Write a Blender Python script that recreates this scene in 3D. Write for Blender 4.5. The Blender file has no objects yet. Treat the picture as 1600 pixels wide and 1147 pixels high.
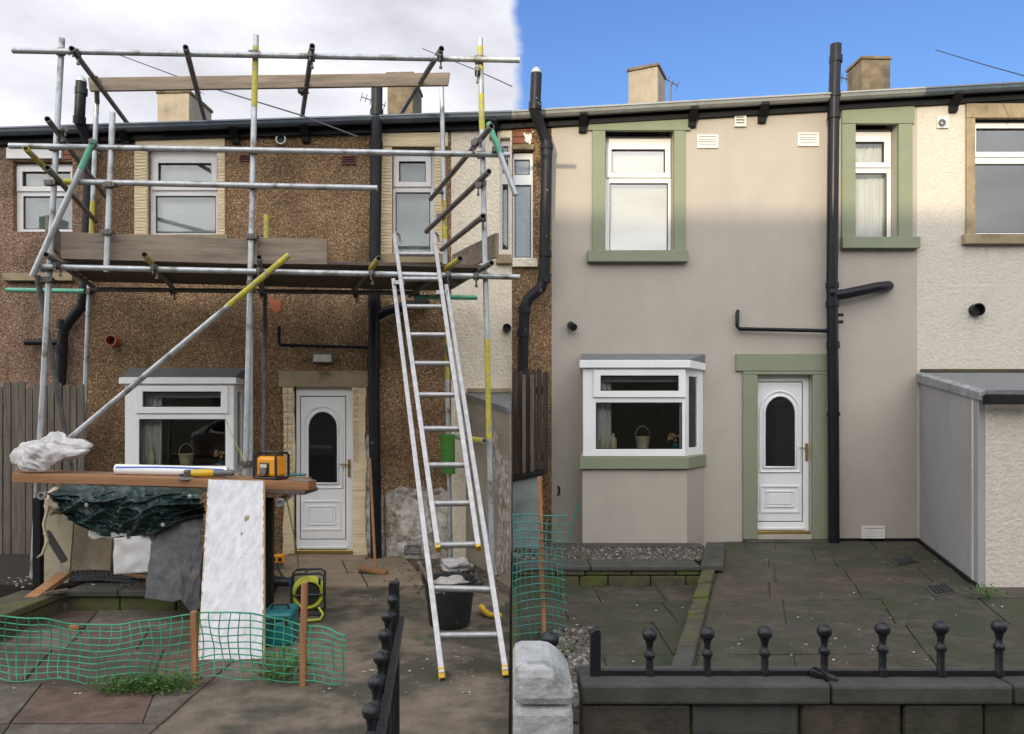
import bpy, bmesh, math, random
from mathutils import Vector, Matrix, noise

random.seed(7)
SC = bpy.context.scene
COL = SC.collection
R = math.radians

# ------------------------------------------------------------------ camera
# The terrace front is the plane y = 0; d is a distance in front of it (y = -d).
D, H, F, CX, CY = 10.0, 1.667, 1170.0, 800.0, 650.0
cam_d = bpy.data.cameras.new('camera')
cam_d.sensor_width = 36.0
cam_d.lens = 36.0 * F / 1600.0
cam_d.shift_y = 76.5 / 1600.0
cam_d.clip_start = 0.05
cam_d.clip_end = 2000
cam = bpy.data.objects.new('camera', cam_d)
COL.objects.link(cam)
cam.location = (0, -D, H)
cam.rotation_euler = (R(90), 0, 0)
SC.camera = cam

# ------------------------------------------------------------------ sun, sky
SUN_EL, SUN_AZ = R(10.5), R(20)
sd = bpy.data.lights.new('sun', 'SUN')
sd.energy = 3.0
sd.angle = R(0.8)
sd.color = (1.0, 0.84, 0.58)
so = bpy.data.objects.new('sun', sd)
COL.objects.link(so)
ldir = Vector((math.sin(SUN_AZ) * math.cos(SUN_EL), math.cos(SUN_AZ) * math.cos(SUN_EL), -math.sin(SUN_EL)))
so.rotation_euler = ldir.to_track_quat('-Z', 'Y').to_euler()

W = bpy.data.worlds.new('World')
SC.world = W
W.use_nodes = True
nt = W.node_tree
nt.nodes.clear()
def wn(t, **k):
    n = nt.nodes.new(t)
    for a, b in k.items():
        setattr(n, a, b)
    return n
def wmath(op, a, b=None, c=None, clamp=False):
    n = wn('ShaderNodeMath', operation=op, use_clamp=clamp)
    for i, x in enumerate((a, b, c)):
        if x is None: continue
        if isinstance(x, (int, float)): n.inputs[i].default_value = x
        else: nt.links.new(x, n.inputs[i])
    return n.outputs[0]
def wstep(x, lo, hi):
    n = wn('ShaderNodeMapRange', interpolation_type='SMOOTHSTEP')
    nt.links.new(x, n.inputs[0])
    n.inputs[1].default_value = lo; n.inputs[2].default_value = hi
    return n.outputs[0]
out = wn('ShaderNodeOutputWorld'); bg = wn('ShaderNodeBackground')
sky = wn('ShaderNodeTexSky', sky_type='NISHITA')
sky.sun_disc = False
sky.sun_elevation = SUN_EL
sky.sun_rotation = math.pi + SUN_AZ
sky.air_density = 1.2; sky.dust_density = 0.2; sky.ozone_density = 4.0
tc = wn('ShaderNodeTexCoord')
sep = wn('ShaderNodeSeparateXYZ'); nt.links.new(tc.outputs['Generated'], sep.inputs[0])
nz = wn('ShaderNodeTexNoise'); nz.inputs['Scale'].default_value = 3.2; nz.inputs['Detail'].default_value = 7; nz.inputs['Roughness'].default_value = 0.55
mp = wn('ShaderNodeMapping'); mp.inputs['Scale'].default_value = (1, 1, 2.6)
nt.links.new(tc.outputs['Generated'], mp.inputs[0]); nt.links.new(mp.outputs[0], nz.inputs['Vector'])
nv = wmath('SUBTRACT', nz.outputs['Fac'], 0.5)
q = wmath('MULTIPLY_ADD', nv, 0.10, sep.outputs['X'])
brk = wmath('MULTIPLY', wstep(q, -0.006, 0.012), wstep(wmath('MULTIPLY_ADD', nv, 0.8, sep.outputs['Y']), -0.1, 0.3))
cover = wmath('SUBTRACT', 1.0, brk)
dotn = wn('ShaderNodeVectorMath', operation='DOT_PRODUCT')
nt.links.new(tc.outputs['Generated'], dotn.inputs[0]); dotn.inputs[1].default_value = -ldir
g = wmath('MAXIMUM', wmath('MULTIPLY_ADD', dotn.outputs['Value'], 0.5, 0.5), 0.0)
g = wmath('POWER', g, 2.0)
br = wmath('MULTIPLY_ADD', g, 2.6, 0.98)
br = wmath('MULTIPLY', br, wmath('MULTIPLY_ADD', nv, 1.5, 1.0))
cl = wn('ShaderNodeMix', data_type='RGBA'); cl.blend_type = 'MIX'
cl.inputs[6].default_value = (8.2, 8.2, 8.9, 1); cl.inputs[7].default_value = (8.5, 8.5, 8.5, 1)
nt.links.new(g, cl.inputs[0])
cv = wn('ShaderNodeVectorMath', operation='SCALE')
nt.links.new(cl.outputs[2], cv.inputs[0]); nt.links.new(br, cv.inputs['Scale'])
hs = wn('ShaderNodeHueSaturation'); hs.inputs['Hue'].default_value = 0.518; hs.inputs['Saturation'].default_value = 1.06; hs.inputs['Value'].default_value = 2.2
nt.links.new(sky.outputs[0], hs.inputs['Color'])
mx = wn('ShaderNodeMix', data_type='RGBA')
nt.links.new(cover, mx.inputs[0]); nt.links.new(hs.outputs[0], mx.inputs[6]); nt.links.new(cv.outputs[0], mx.inputs[7])
nt.links.new(mx.outputs[2], bg.inputs['Color'])
bg.inputs['Strength'].default_value = 0.1
nt.links.new(bg.outputs[0], out.inputs[0])

SC.view_settings.view_transform = 'Standard'
SC.view_settings.look = 'None'
SC.view_settings.exposure = 0.1
SC.view_settings.gamma = 1.0
SC.view_settings.use_curve_mapping = False
SC.cycles.max_bounces = 8
SC.cycles.transparent_max_bounces = 12

# ------------------------------------------------------------------ helpers: position
def P(px, py, d):
    dep = D - d
    return Vector(((px - CX) * dep / F, -d, H + (CY - py) * dep / F))
def G(px, py, z):
    dep = (H - z) * F / (py - CY)
    return Vector(((px - CX) * dep / F, -(D - dep), z))
def RX(px0, py0, px1, py1, d):
    a, b = P(px0, py1, d), P(px1, py0, d)
    return a.x, b.x, a.z, b.z
ZL, ZR, ZS = -0.23, 0.0, -0.13        # left yard, right path, sunken paving

# ------------------------------------------------------------------ helpers: mesh
class MB:
    def __init__(s): s.v = []; s.f = []
    def add(s, vs, fs):
        o = len(s.v); s.v += [Vector(p) for p in vs]; s.f += [tuple(i + o for i in q) for q in fs]
        return s
    def hexa(s, c):
        return s.add(c, [(3, 2, 1, 0), (4, 5, 6, 7), (0, 1, 5, 4), (1, 2, 6, 5), (2, 3, 7, 6), (3, 0, 4, 7)])
    def box(s, x0, x1, y0, y1, z0, z1):
        return s.hexa([(x0, y0, z0), (x1, y0, z0), (x1, y1, z0), (x0, y1, z0), (x0, y0, z1), (x1, y0, z1), (x1, y1, z1), (x0, y1, z1)])
    def beam(s, a, b, w, h, up=(0, 0, 1)):
        a, b = Vector(a), Vector(b); t = (b - a).normalized(); up = Vector(up)
        sd_ = t.cross(up)
        if sd_.length < 1e-4: sd_ = t.cross(Vector((0, 1, 0)))
        sd_.normalize(); u = sd_.cross(t).normalized()
        sd_ = sd_ * (w / 2); u = u * (h / 2)
        return s.hexa([a - sd_ - u, b - sd_ - u, b + sd_ - u, a + sd_ - u, a - sd_ + u, b - sd_ + u, b + sd_ + u, a + sd_ + u])
    def tube(s, pts, r, n=10, cap=True):
        pts = [Vector(p) for p in pts]; m = len(pts)
        rs = r if isinstance(r, (list, tuple)) else [r] * m
        o = len(s.v); ref = None
        for i, p in enumerate(pts):
            t = (pts[min(i + 1, m - 1)] - pts[max(i - 1, 0)]).normalized()
            if ref is None:
                ref = t.orthogonal().normalized()
            ref = (ref - t * ref.dot(t))
            ref = ref.normalized() if ref.length > 1e-6 else t.orthogonal().normalized()
            bi = t.cross(ref)
            for k in range(n):
                a = 2 * math.pi * k / n
                s.v.append(p + (ref * math.cos(a) + bi * math.sin(a)) * rs[i])
        for i in range(m - 1):
            for k in range(n):
                k2 = (k + 1) % n
                s.f.append((o + i * n + k, o + i * n + k2, o + (i + 1) * n + k2, o + (i + 1) * n + k))
        if cap:
            s.f.append(tuple(o + k for k in reversed(range(n))))
            s.f.append(tuple(o + (m - 1) * n + k for k in range(n)))
        return s
    def pipe(s, a, b, r, wall=0.006, n=12):      # open-ended steel tube
        a, b = Vector(a), Vector(b); t = (b - a).normalized(); ref = t.orthogonal().normalized(); bi = t.cross(ref)
        o = len(s.v)
        for p, rr in ((a, r), (b, r), (b, r - wall), (b - t * 0.06, r - wall), (a + t * 0.06, r - wall), (a, r - wall)):
            for k in range(n):
                an = 2 * math.pi * k / n
                s.v.append(p + (ref * math.cos(an) + bi * math.sin(an)) * rr)
        for i, j in ((0, 1), (1, 2), (2, 3), (4, 5), (5, 0)):
            for k in range(n):
                k2 = (k + 1) % n
                s.f.append((o + i * n + k, o + i * n + k2, o + j * n + k2, o + j * n + k))
        for i in (3, 4): s.f.append(tuple(o + i * n + k for k in range(n)))
        return s
    def lathe(s, prof, c, n=20, axis=None):
        c = Vector(c); z = Vector(axis).normalized() if axis is not None else Vector((0, 0, 1))
        x = z.orthogonal().normalized(); y = z.cross(x); o = len(s.v); m = len(prof)
        for r, h in prof:
            for k in range(n):
                a = 2 * math.pi * k / n
                s.v.append(c + z * h + (x * math.cos(a) + y * math.sin(a)) * max(r, 1e-4))
        for i in range(m - 1):
            for k in range(n):
                k2 = (k + 1) % n
                s.f.append((o + i * n + k, o + i * n + k2, o + (i + 1) * n + k2, o + (i + 1) * n + k))
        s.f.append(tuple(o + k for k in reversed(range(n))))
        s.f.append(tuple(o + (m - 1) * n + k for k in range(n)))
        return s
    def ball(s, c, r, n=16, sq=(1, 1, 1)):
        prof = [(r * math.sin(math.pi * i / (n // 2)), -r * math.cos(math.pi * i / (n // 2))) for i in range(n // 2 + 1)]
        o = len(s.v); s.lathe(prof, (0, 0, 0), n)
        for i in range(o, len(s.v)):
            s.v[i] = Vector(c) + Vector((s.v[i].x * sq[0], s.v[i].y * sq[1], s.v[i].z * sq[2]))
        return s
    def prism(s, poly, vec):
        poly = [Vector(p) for p in poly]; vec = Vector(vec); n = len(poly)
        fs = [tuple(range(n)), tuple(range(2 * n - 1, n - 1, -1))] + [(i, (i + 1) % n, n + (i + 1) % n, n + i) for i in range(n)]
        return s.add(poly + [p + vec for p in poly], fs)
    def plate(s, x0, x1, z0, z1, holes, y0, y1, top=None):
        xs = sorted({x0, x1} | {h[0] for h in holes} | {h[1] for h in holes})
        zs = sorted({z0, z1} | {h[2] for h in holes} | {h[3] for h in holes})
        xs = [x for x in xs if x0 - 1e-9 <= x <= x1 + 1e-9]; zs = [z for z in zs if z0 - 1e-9 <= z <= z1 + 1e-9]
        def solid(i, j):
            if i < 0 or j < 0 or i >= len(xs) - 1 or j >= len(zs) - 1: return False
            cx, cz = (xs[i] + xs[i + 1]) / 2, (zs[j] + zs[j + 1]) / 2
            return not any(h[0] < cx < h[1] and h[2] < cz < h[3] for h in holes)
        idx = {}
        def vid(i, j, b):
            k = (i, j, b)
            if k not in idx:
                z = zs[j]
                if top and j == len(zs) - 1: z = top(xs[i])
                idx[k] = len(s.v); s.v.append(Vector((xs[i], y1 if b else y0, z)))
            return idx[k]
        for i in range(len(xs) - 1):
            for j in range(len(zs) - 1):
                if not solid(i, j): continue
                s.f.append((vid(i, j, 0), vid(i + 1, j, 0), vid(i + 1, j + 1, 0), vid(i, j + 1, 0)))
                s.f.append((vid(i, j + 1, 1), vid(i + 1, j + 1, 1), vid(i + 1, j, 1), vid(i, j, 1)))
                for di, dj, a, b in ((-1, 0, (i, j), (i, j + 1)), (1, 0, (i + 1, j), (i + 1, j + 1)), (0, -1, (i, j), (i + 1, j)), (0, 1, (i, j + 1), (i + 1, j + 1))):
                    if not solid(i + di, j + dj):
                        s.f.append((vid(*a, 0), vid(*a, 1), vid(*b, 1), vid(*b, 0)))
        return s
    def grid(s, fn, nu, nv, thick=None):
        o = len(s.v)
        for j in range(nv + 1):
            for i in range(nu + 1):
                s.v.append(Vector(fn(i / nu, j / nv)))
        for j in range(nv):
            for i in range(nu):
                a = o + j * (nu + 1) + i
                s.f.append((a, a + 1, a + nu + 2, a + nu + 1))
        return s

def base(o):
    p = Vector((0, 0, 0))
    while o is not None:
        p += Vector(o.location); o = o.parent
    return p
def build(name, mb, mat, parent=None, smooth=None, bevel=0, loc=None, solid=0):
    me = bpy.data.meshes.new(name)
    off = base(parent) if parent is not None else Vector((0, 0, 0))
    if loc is not None: off = Vector(loc)
    me.from_pydata([p - off for p in mb.v], [], mb.f)
    bm = bmesh.new(); bm.from_mesh(me)
    bmesh.ops.recalc_face_normals(bm, faces=bm.faces)
    bm.to_mesh(me); bm.free()
    o = bpy.data.objects.new(name, me); COL.objects.link(o)
    if parent is not None: o.parent = parent
    elif loc is not None: o.location = loc
    for m_ in (mat if isinstance(mat, (list, tuple)) else [mat]): me.materials.append(m_)
    if smooth:
        me.shade_smooth()
        me.set_sharp_from_angle(angle=R(smooth))
    if solid:
        md = o.modifiers.new('thickness', 'SOLIDIFY'); md.thickness = solid; md.offset = 0
    if bevel:
        md = o.modifiers.new('edge', 'BEVEL'); md.width = bevel; md.segments = 2; md.limit_method = 'ANGLE'
    return o
def tag(o, label, cat, group=None):
    o['label'] = label; o['category'] = cat
    if group: o['group'] = group
    return o
def thing(name, loc, label, cat, group=None):
    o = bpy.data.objects.new(name, None); COL.objects.link(o)
    o.location = loc; o.empty_display_size = 0.1
    return tag(o, label, cat, group)
def struct(o): o['kind'] = 'structure'; return o
def stuff(o): o['kind'] = 'stuff'; return o
def lerp(a, b, t): return a + (b - a) * t
def copy_tree(src, parent=None, delta=None):
    c = src.copy(); COL.objects.link(c)
    if parent is not None: c.parent = parent
    if delta is not None: c.location = Vector(src.location) + Vector(delta)
    for ch in list(src.children): copy_tree(ch, c)
    return c

# ------------------------------------------------------------------ helpers: materials
def mat(name, c1, c2=None, scale=6.0, rough=0.7, metal=0.0, bump=0.0, bscale=None, spec=0.5, detail=6.0, lo=0.35, hi=0.65,
        stain=None, sscale=1.5, slo=0.5, shi=0.7, stretch=(1, 1, 1), bdist=0.01, rvar=0.0):
    m = bpy.data.materials.new(name); m.use_nodes = True
    t = m.node_tree; N, L = t.nodes, t.links
    b = N['Principled BSDF']
    b.inputs['Roughness'].default_value = rough; b.inputs['Metallic'].default_value = metal
    b.inputs['Specular IOR Level'].default_value = spec
    co = N.new('ShaderNodeTexCoord'); mpn = N.new('ShaderNodeMapping'); mpn.inputs['Scale'].default_value = stretch
    L.new(co.outputs['Object'], mpn.inputs[0])
    def noi(sc, det=detail):
        n = N.new('ShaderNodeTexNoise'); n.inputs['Scale'].default_value = sc; n.inputs['Detail'].default_value = det
        n.inputs['Roughness'].default_value = 0.6
        L.new(mpn.outputs[0], n.inputs['Vector']); return n
    def ramp(fac, a, bb, ca, cb):
        r = N.new('ShaderNodeValToRGB'); e = r.color_ramp.elements
        e[0].position = a; e[1].position = bb
        e[0].color = (*ca, 1); e[1].color = (*cb, 1)
        L.new(fac, r.inputs[0]); return r.outputs[0]
    if c2 is None: c2 = tuple(x * 0.86 for x in c1)
    n1 = noi(scale)
    c = ramp(n1.outputs['Fac'], lo, hi, c2, c1)
    if stain is not None:
        n2 = noi(sscale, 8)
        mask = ramp(n2.outputs['Fac'], slo, shi, (0, 0, 0), (1, 1, 1))
        mixn = N.new('ShaderNodeMix'); mixn.data_type = 'RGBA'
        L.new(mask, mixn.inputs[0]); L.new(c, mixn.inputs[6]); mixn.inputs[7].default_value = (*stain, 1)
        c = mixn.outputs[2]
    L.new(c, b.inputs['Base Color'])
    if rvar:
        rr = ramp(n1.outputs['Fac'], 0.3, 0.7, (max(0, rough - rvar),) * 3, (min(1, rough + rvar),) * 3)
        L.new(rr, b.inputs['Roughness'])
    if bump:
        n3 = noi(bscale or scale * 4)
        bn = N.new('ShaderNodeBump'); bn.inputs['Strength'].default_value = bump; bn.inputs['Distance'].default_value = bdist
        L.new(n3.outputs['Fac'], bn.inputs['Height']); L.new(bn.outputs[0], b.inputs['Normal'])
    return m

def pebble(name, cols, scale=78, grime=0.56, bump=0.95):
    m = bpy.data.materials.new(name); m.use_nodes = True
    t = m.node_tree; N, L = t.nodes, t.links; b = N['Principled BSDF']
    b.inputs['Roughness'].default_value = 0.75; b.inputs['Specular IOR Level'].default_value = 0.35
    co = N.new('ShaderNodeTexCoord')
    v = N.new('ShaderNodeTexVoronoi'); v.inputs['Scale'].default_value = scale; L.new(co.outputs['Object'], v.inputs['Vector'])
    sp = N.new('ShaderNodeSeparateColor'); L.new(v.outputs['Color'], sp.inputs[0])
    r = N.new('ShaderNodeValToRGB'); r.color_ramp.interpolation = 'CONSTANT'
    e = r.color_ramp.elements
    while len(e) < len(cols): e.new(0.5)
    for i, (pos, c) in enumerate(cols): e[i].position = pos; e[i].color = (*c, 1)
    L.new(sp.outputs[0], r.inputs[0])
    nz_ = N.new('ShaderNodeTexNoise'); nz_.inputs['Scale'].default_value = 1.3; nz_.inputs['Detail'].default_value = 7; L.new(co.outputs['Object'], nz_.inputs['Vector'])
    r2 = N.new('ShaderNodeValToRGB'); e2 = r2.color_ramp.elements; e2[0].position = 0.33; e2[1].position = 0.66
    e2[0].color = (grime, grime * 0.95, grime * 0.9, 1); e2[1].color = (1.1, 1.08, 1.05, 1); L.new(nz_.outputs['Fac'], r2.inputs[0])
    gp = N.new('ShaderNodeMapRange'); L.new(v.outputs['Distance'], gp.inputs[0]); gp.inputs[1].default_value = 0.25; gp.inputs[2].default_value = 0.75
    gp.inputs[3].default_value = 1.0; gp.inputs[4].default_value = 0.68
    m1 = N.new('ShaderNodeMix'); m1.data_type = 'RGBA'; m1.blend_type = 'MULTIPLY'; m1.inputs[0].default_value = 1
    L.new(r.outputs[0], m1.inputs[6]); L.new(r2.outputs[0], m1.inputs[7])
    m2 = N.new('ShaderNodeMix'); m2.data_type = 'RGBA'; m2.blend_type = 'MULTIPLY'; m2.inputs[0].default_value = 1
    L.new(m1.outputs[2], m2.inputs[6]); L.new(gp.outputs[0], m2.inputs[7])
    mp2 = N.new('ShaderNodeMapping'); mp2.inputs['Scale'].default_value = (2.2, 1, .45); L.new(co.outputs['Object'], mp2.inputs[0])
    nz3 = N.new('ShaderNodeTexNoise'); nz3.inputs['Scale'].default_value = 1.6; nz3.inputs['Detail'].default_value = 9; nz3.inputs['Roughness'].default_value = .65; L.new(mp2.outputs[0], nz3.inputs['Vector'])
    r3 = N.new('ShaderNodeValToRGB'); e3 = r3.color_ramp.elements; e3[0].position = .56; e3[1].position = .74; L.new(nz3.outputs['Fac'], r3.inputs[0])
    e3[0].color = (1, 1, 1, 1); e3[1].color = (.58, .54, .50, 1)
    m3 = N.new('ShaderNodeMix'); m3.data_type = 'RGBA'; m3.blend_type = 'MULTIPLY'; m3.inputs[0].default_value = 1
    L.new(m2.outputs[2], m3.inputs[6]); L.new(r3.outputs[0], m3.inputs[7])
    L.new(m3.outputs[2], b.inputs['Base Color'])
    inv = N.new('ShaderNodeMath'); inv.operation = 'MULTIPLY'; inv.inputs[1].default_value = -1; L.new(v.outputs['Distance'], inv.inputs[0])
    bn = N.new('ShaderNodeBump'); bn.inputs['Strength'].default_value = bump; bn.inputs['Distance'].default_value = 0.016
    L.new(inv.outputs[0], bn.inputs['Height']); L.new(bn.outputs[0], b.inputs['Normal'])
    return m

def glass(name, ior=1.6, tint=(0.95, 0.96, 0.95)):
    m = bpy.data.materials.new(name); m.use_nodes = True
    t = m.node_tree; N, L = t.nodes, t.links; N.remove(N['Principled BSDF'])
    fr = N.new('ShaderNodeFresnel'); fr.inputs[0].default_value = ior
    tr = N.new('ShaderNodeBsdfTransparent'); tr.inputs[0].default_value = (*tint, 1)
    gl = N.new('ShaderNodeBsdfGlossy'); gl.inputs['Roughness'].default_value = 0.015
    co = N.new('ShaderNodeTexCoord'); nn = N.new('ShaderNodeTexNoise'); nn.inputs['Scale'].default_value = 1.1
    L.new(co.outputs['Object'], nn.inputs['Vector'])
    bn = N.new('ShaderNodeBump'); bn.inputs['Strength'].default_value = 0.06; bn.inputs['Distance'].default_value = 0.02
    L.new(nn.outputs['Fac'], bn.inputs['Height']); L.new(bn.outputs[0], gl.inputs['Normal'])
    mxn = N.new('ShaderNodeMixShader'); L.new(fr.outputs[0], mxn.inputs[0]); L.new(tr.outputs[0], mxn.inputs[1]); L.new(gl.outputs[0], mxn.inputs[2])
    L.new(mxn.outputs[0], N['Material Output'].inputs[0])
    return m

BROWN = [(0.0, (0.158, 0.102, 0.057)), (0.16, (0.272, 0.158, 0.08)), (0.4, (0.378, 0.235, 0.119)), (0.62, (0.496, 0.33, 0.175)), (0.8, (0.339, 0.181, 0.098)), (0.91, (0.672, 0.528, 0.337))]
REDD = [(0.0, (0.161, 0.098, 0.065)), (0.22, (0.288, 0.166, 0.108)), (0.5, (0.385, 0.228, 0.147)), (0.75, (0.435, 0.296, 0.204)), (0.92, (0.591, 0.461, 0.335))]
RUBL = [(0.0, (.10, .09, .075)), (.25, (.34, .32, .29)), (.5, (.5, .48, .44)), (.7, (.2, .15, .1)), (.85, (.62, .6, .57))]
m_pebble = pebble('brown_pebbledash', BROWN)
m_pebble_red = pebble('red_brown_pebbledash', REDD)
m_rubble = mat('bared_rubble', (.52, .49, .44), (.20, .165, .12), scale=11, rough=.95, bump=1.0, bscale=20, bdist=.03, stain=(.10, .08, .055), sscale=6, slo=.55, shi=.7)
m_plast = mat('old_white_plaster', (.70, .67, .61), (.30, .26, .20), scale=9, rough=.95, bump=.8, bscale=28, bdist=.02, stain=(.15, .12, .085), sscale=5, slo=.54, shi=.68)
m_beige = mat('beige_smooth_render', (.412, .370, .318), (.39, .35, .30), scale=3.2, rough=.85, bump=.32, bscale=42, bdist=.012, stain=(.362, .326, .28), sscale=1.3, slo=.48, shi=.72, stretch=(1, 1, .6))
m_cream = mat('cream_roughcast', (.78, .70, .56), (.70, .62, .49), scale=9, rough=.9, bump=.85, bscale=24, bdist=.03, stain=(.47, .39, .27), sscale=1.2, slo=.55, shi=.8)
m_cream2 = mat('pale_roughcast', (.58, .535, .46), (.53, .485, .41), scale=9, rough=.9, bump=.75, bscale=24, bdist=.028, stain=(.42, .37, .29), sscale=1.3, slo=.6, shi=.85)
m_sage = mat('sage_masonry_paint', (.215, .238, .158), (.197, .22, .145), scale=4, rough=.75, bump=.12, bscale=50)
m_keyed = mat('keyed_cream_mortar', (.76, .63, .42), (.64, .52, .33), scale=5, rough=.9, bump=.9, bscale=16, bdist=.02, stretch=(.25, 1, 3.2))
m_oldstone = mat('old_sandstone', (.36, .29, .18), (.24, .19, .115), scale=6, rough=.9, bump=.6, bscale=24, stain=(.13, .105, .06), sscale=3, slo=.52, shi=.68)
m_chim = mat('chimney_render', (.36, .31, .235), (.28, .235, .175), scale=5, rough=.9, bump=.4, bscale=30, stain=(.15, .12, .085), sscale=2.5, slo=.55, shi=.75)
m_chimstone = mat('weathered_chimney_stone', (.20, .155, .10), (.11, .085, .055), scale=7, rough=.95, bump=.7, bscale=30, stain=(.045, .036, .026), sscale=2.4, slo=.5, shi=.7)
m_upvc = mat('white_upvc', (.78, .78, .78), (.74, .74, .745), scale=2, rough=.28)
m_upvc_l = mat('dusty_white_upvc', (.72, .70, .69), (.64, .62, .60), scale=3, rough=.4, stain=(.5, .47, .43), sscale=3, slo=.62, shi=.85)
m_seal = mat('black_rubber_seal', (.02, .02, .022), rough=.6)
m_gutter_l = mat('slate_blue_gutter', (.10, .125, .16), (.075, .094, .12), scale=4, rough=.4)
m_gutter = mat('grey_gutter', (.30, .305, .295), (.23, .235, .225), scale=4, rough=.38, stain=(.09, .09, .085), sscale=4, slo=.55, shi=.75)
m_blackwood = mat('black_painted_wood', (.012, .012, .014), (.008, .008, .009), scale=6, rough=.55, spec=.2)
m_iron = mat('black_iron_paint', (.013, .014, .018), (.009, .0095, .012), scale=12, rough=.30, spec=.38, bump=.5, bscale=40, stain=(.06, .035, .02), sscale=11, slo=.63, shi=.72)
m_pipe = mat('black_pipe_paint', (.012, .013, .018), (.009, .010, .013), scale=6, rough=.3, spec=.22)
m_pipe_old = mat('chipped_black_pipe', (.014, .015, .019), (.01, .01, .013), scale=5, rough=.42, spec=.22, bump=.3, bscale=25, stain=(.42, .43, .45), sscale=11, slo=.68, shi=.70)
m_glass = glass('window_glass')
m_glass_hi = glass('coated_window_glass', ior=2.35, tint=(.9, .9, .87))
m_darkglass = mat('dark_door_glass', (.012, .014, .015), rough=.05)
m_frost = mat('frosted_glass', (.34, .38, .42), (.26, .30, .34), scale=40, rough=.25, bump=.7, bscale=60)
m_blind = mat('pale_blind', (.68, .72, .70), (.62, .66, .64), scale=1.5, rough=.9)
m_cloud_back = mat('cloud_reflection_sheet', (.76, .74, .64), (.60, .60, .55), scale=1.2, rough=.9, stretch=(.4, 1, 2.2))  # bright cloud reflection painted onto a sheet behind the pane
m_blind_blue = mat('grey_blue_net', (.36, .42, .44), (.24, .30, .33), scale=2.2, rough=.9, stretch=(1, 1, .7))
m_net = mat('white_net_curtain', (.66, .66, .63), (.50, .51, .50), scale=7, rough=.95, stretch=(4, 1, .25))
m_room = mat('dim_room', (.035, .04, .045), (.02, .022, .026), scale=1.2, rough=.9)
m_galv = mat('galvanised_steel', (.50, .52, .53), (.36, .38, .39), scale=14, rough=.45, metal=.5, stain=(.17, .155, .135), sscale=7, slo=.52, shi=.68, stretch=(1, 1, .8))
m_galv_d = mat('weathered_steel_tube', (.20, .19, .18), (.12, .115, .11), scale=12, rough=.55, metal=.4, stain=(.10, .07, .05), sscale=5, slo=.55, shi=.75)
m_yel = mat('yellow_tube_paint', (.52, .45, .045), (.38, .33, .035), scale=15, rough=.55, stain=(.28, .27, .23), sscale=16, slo=.54, shi=.62)
m_grn = mat('green_tube_paint', (.12, .40, .27), (.09, .32, .21), scale=15, rough=.5, stain=(.30, .36, .33), sscale=12, slo=.6, shi=.7)
m_coup = mat('coupler_steel', (.16, .15, .14), (.09, .082, .075), scale=30, rough=.5, metal=.6)
m_board = mat('weathered_scaffold_board', (.27, .215, .165), (.14, .11, .082), scale=4, rough=.85, bump=.5, bscale=25, stretch=(.35, 4, 4), stain=(.12, .095, .07), sscale=2, slo=.56, shi=.75)
m_board_d = mat('dark_scaffold_board', (.12, .09, .07), (.07, .052, .04), scale=5, rough=.85, bump=.4, bscale=25, stretch=(.35, 4, 4))
m_newwood = mat('orange_timber', (.33, .165, .072), (.22, .10, .042), scale=4, rough=.7, bump=.3, bscale=20, stretch=(.3, 5, 5), stain=(.13, .055, .02), sscale=4, slo=.62, shi=.72)
m_stakewood = mat('stake_timber', (.36, .17, .075), (.23, .10, .042), scale=5, rough=.75, stretch=(5, 5, .5), bump=.3, bscale=20)
m_pale = mat('grey_fence_timber', (.15, .125, .10), (.085, .07, .055), scale=6, rough=.9, bump=.5, bscale=20, stretch=(4, 4, .35))
m_pale_d = mat('dark_fence_timber', (.06, .042, .032), (.025, .018, .014), scale=6, rough=.9, bump=.5, bscale=20, stretch=(4, 4, .35))
m_alu = mat('ladder_aluminium', (.40, .395, .395), (.30, .295, .295), scale=18, rough=.45, metal=.6, stain=(.36, .30, .25), sscale=9, slo=.62, shi=.7)
m_yplas = mat('yellow_plastic', (.62, .38, .02), rough=.45)
m_orange = mat('orange_plastic', (.72, .30, .012), (.66, .26, .01), scale=8, rough=.42)
m_bplas = mat('black_plastic', (.018, .018, .019), rough=.45)
m_gplas = mat('grey_plastic', (.12, .12, .12), rough=.5)
m_teal = mat('teal_plastic', (.008, .13, .14), (.006, .10, .11), scale=5, rough=.42)
m_net_g = mat('green_plastic_mesh', (.03, .29, .16), (.02, .21, .11), scale=10, rough=.5)
m_net_t = mat('teal_plastic_mesh', (.03, .20, .16), (.02, .15, .12), scale=10, rough=.5)
m_tarp = mat('dark_green_tarpaulin', (.018, .040, .038), (.012, .028, .027), scale=5, rough=.34, bump=.5, bscale=9, bdist=.03)
m_felt = mat('grey_weed_membrane', (.085, .085, .088), (.055, .055, .058), scale=16, rough=.85, bump=.5, bscale=45, stain=(.15, .15, .15), sscale=6, slo=.55, shi=.75)
m_sheet = mat('pale_grey_sheet', (.55, .54, .53), (.46, .45, .44), scale=6, rough=.8, bump=.3, bscale=22)
m_foil = mat('white_insulation_facing', (.53, .525, .535), (.40, .40, .415), scale=9, rough=.5, bump=.35, bscale=30, bdist=.006, stretch=(2.2, 1, .35), stain=(.36, .345, .32), sscale=5, slo=.58, shi=.70)
m_foam = mat('yellowed_foam', (.50, .36, .17), (.40, .27, .11), scale=14, rough=.9)
m_sack = mat('white_rubble_sack', (.56, .545, .54), (.45, .435, .43), scale=9, rough=.6, bump=.4, bscale=26, bdist=.01, stain=(.33, .31, .29), sscale=6, slo=.58, shi=.75)
m_hessian = mat('beige_canvas', (.45, .38, .28), (.36, .29, .20), scale=9, rough=.95, bump=.5, bscale=25)
m_paleboard = mat('stained_pale_board', (.42, .37, .26), (.32, .27, .18), scale=4, rough=.8, stain=(.18, .14, .085), sscale=4, slo=.55, shi=.7)
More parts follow.
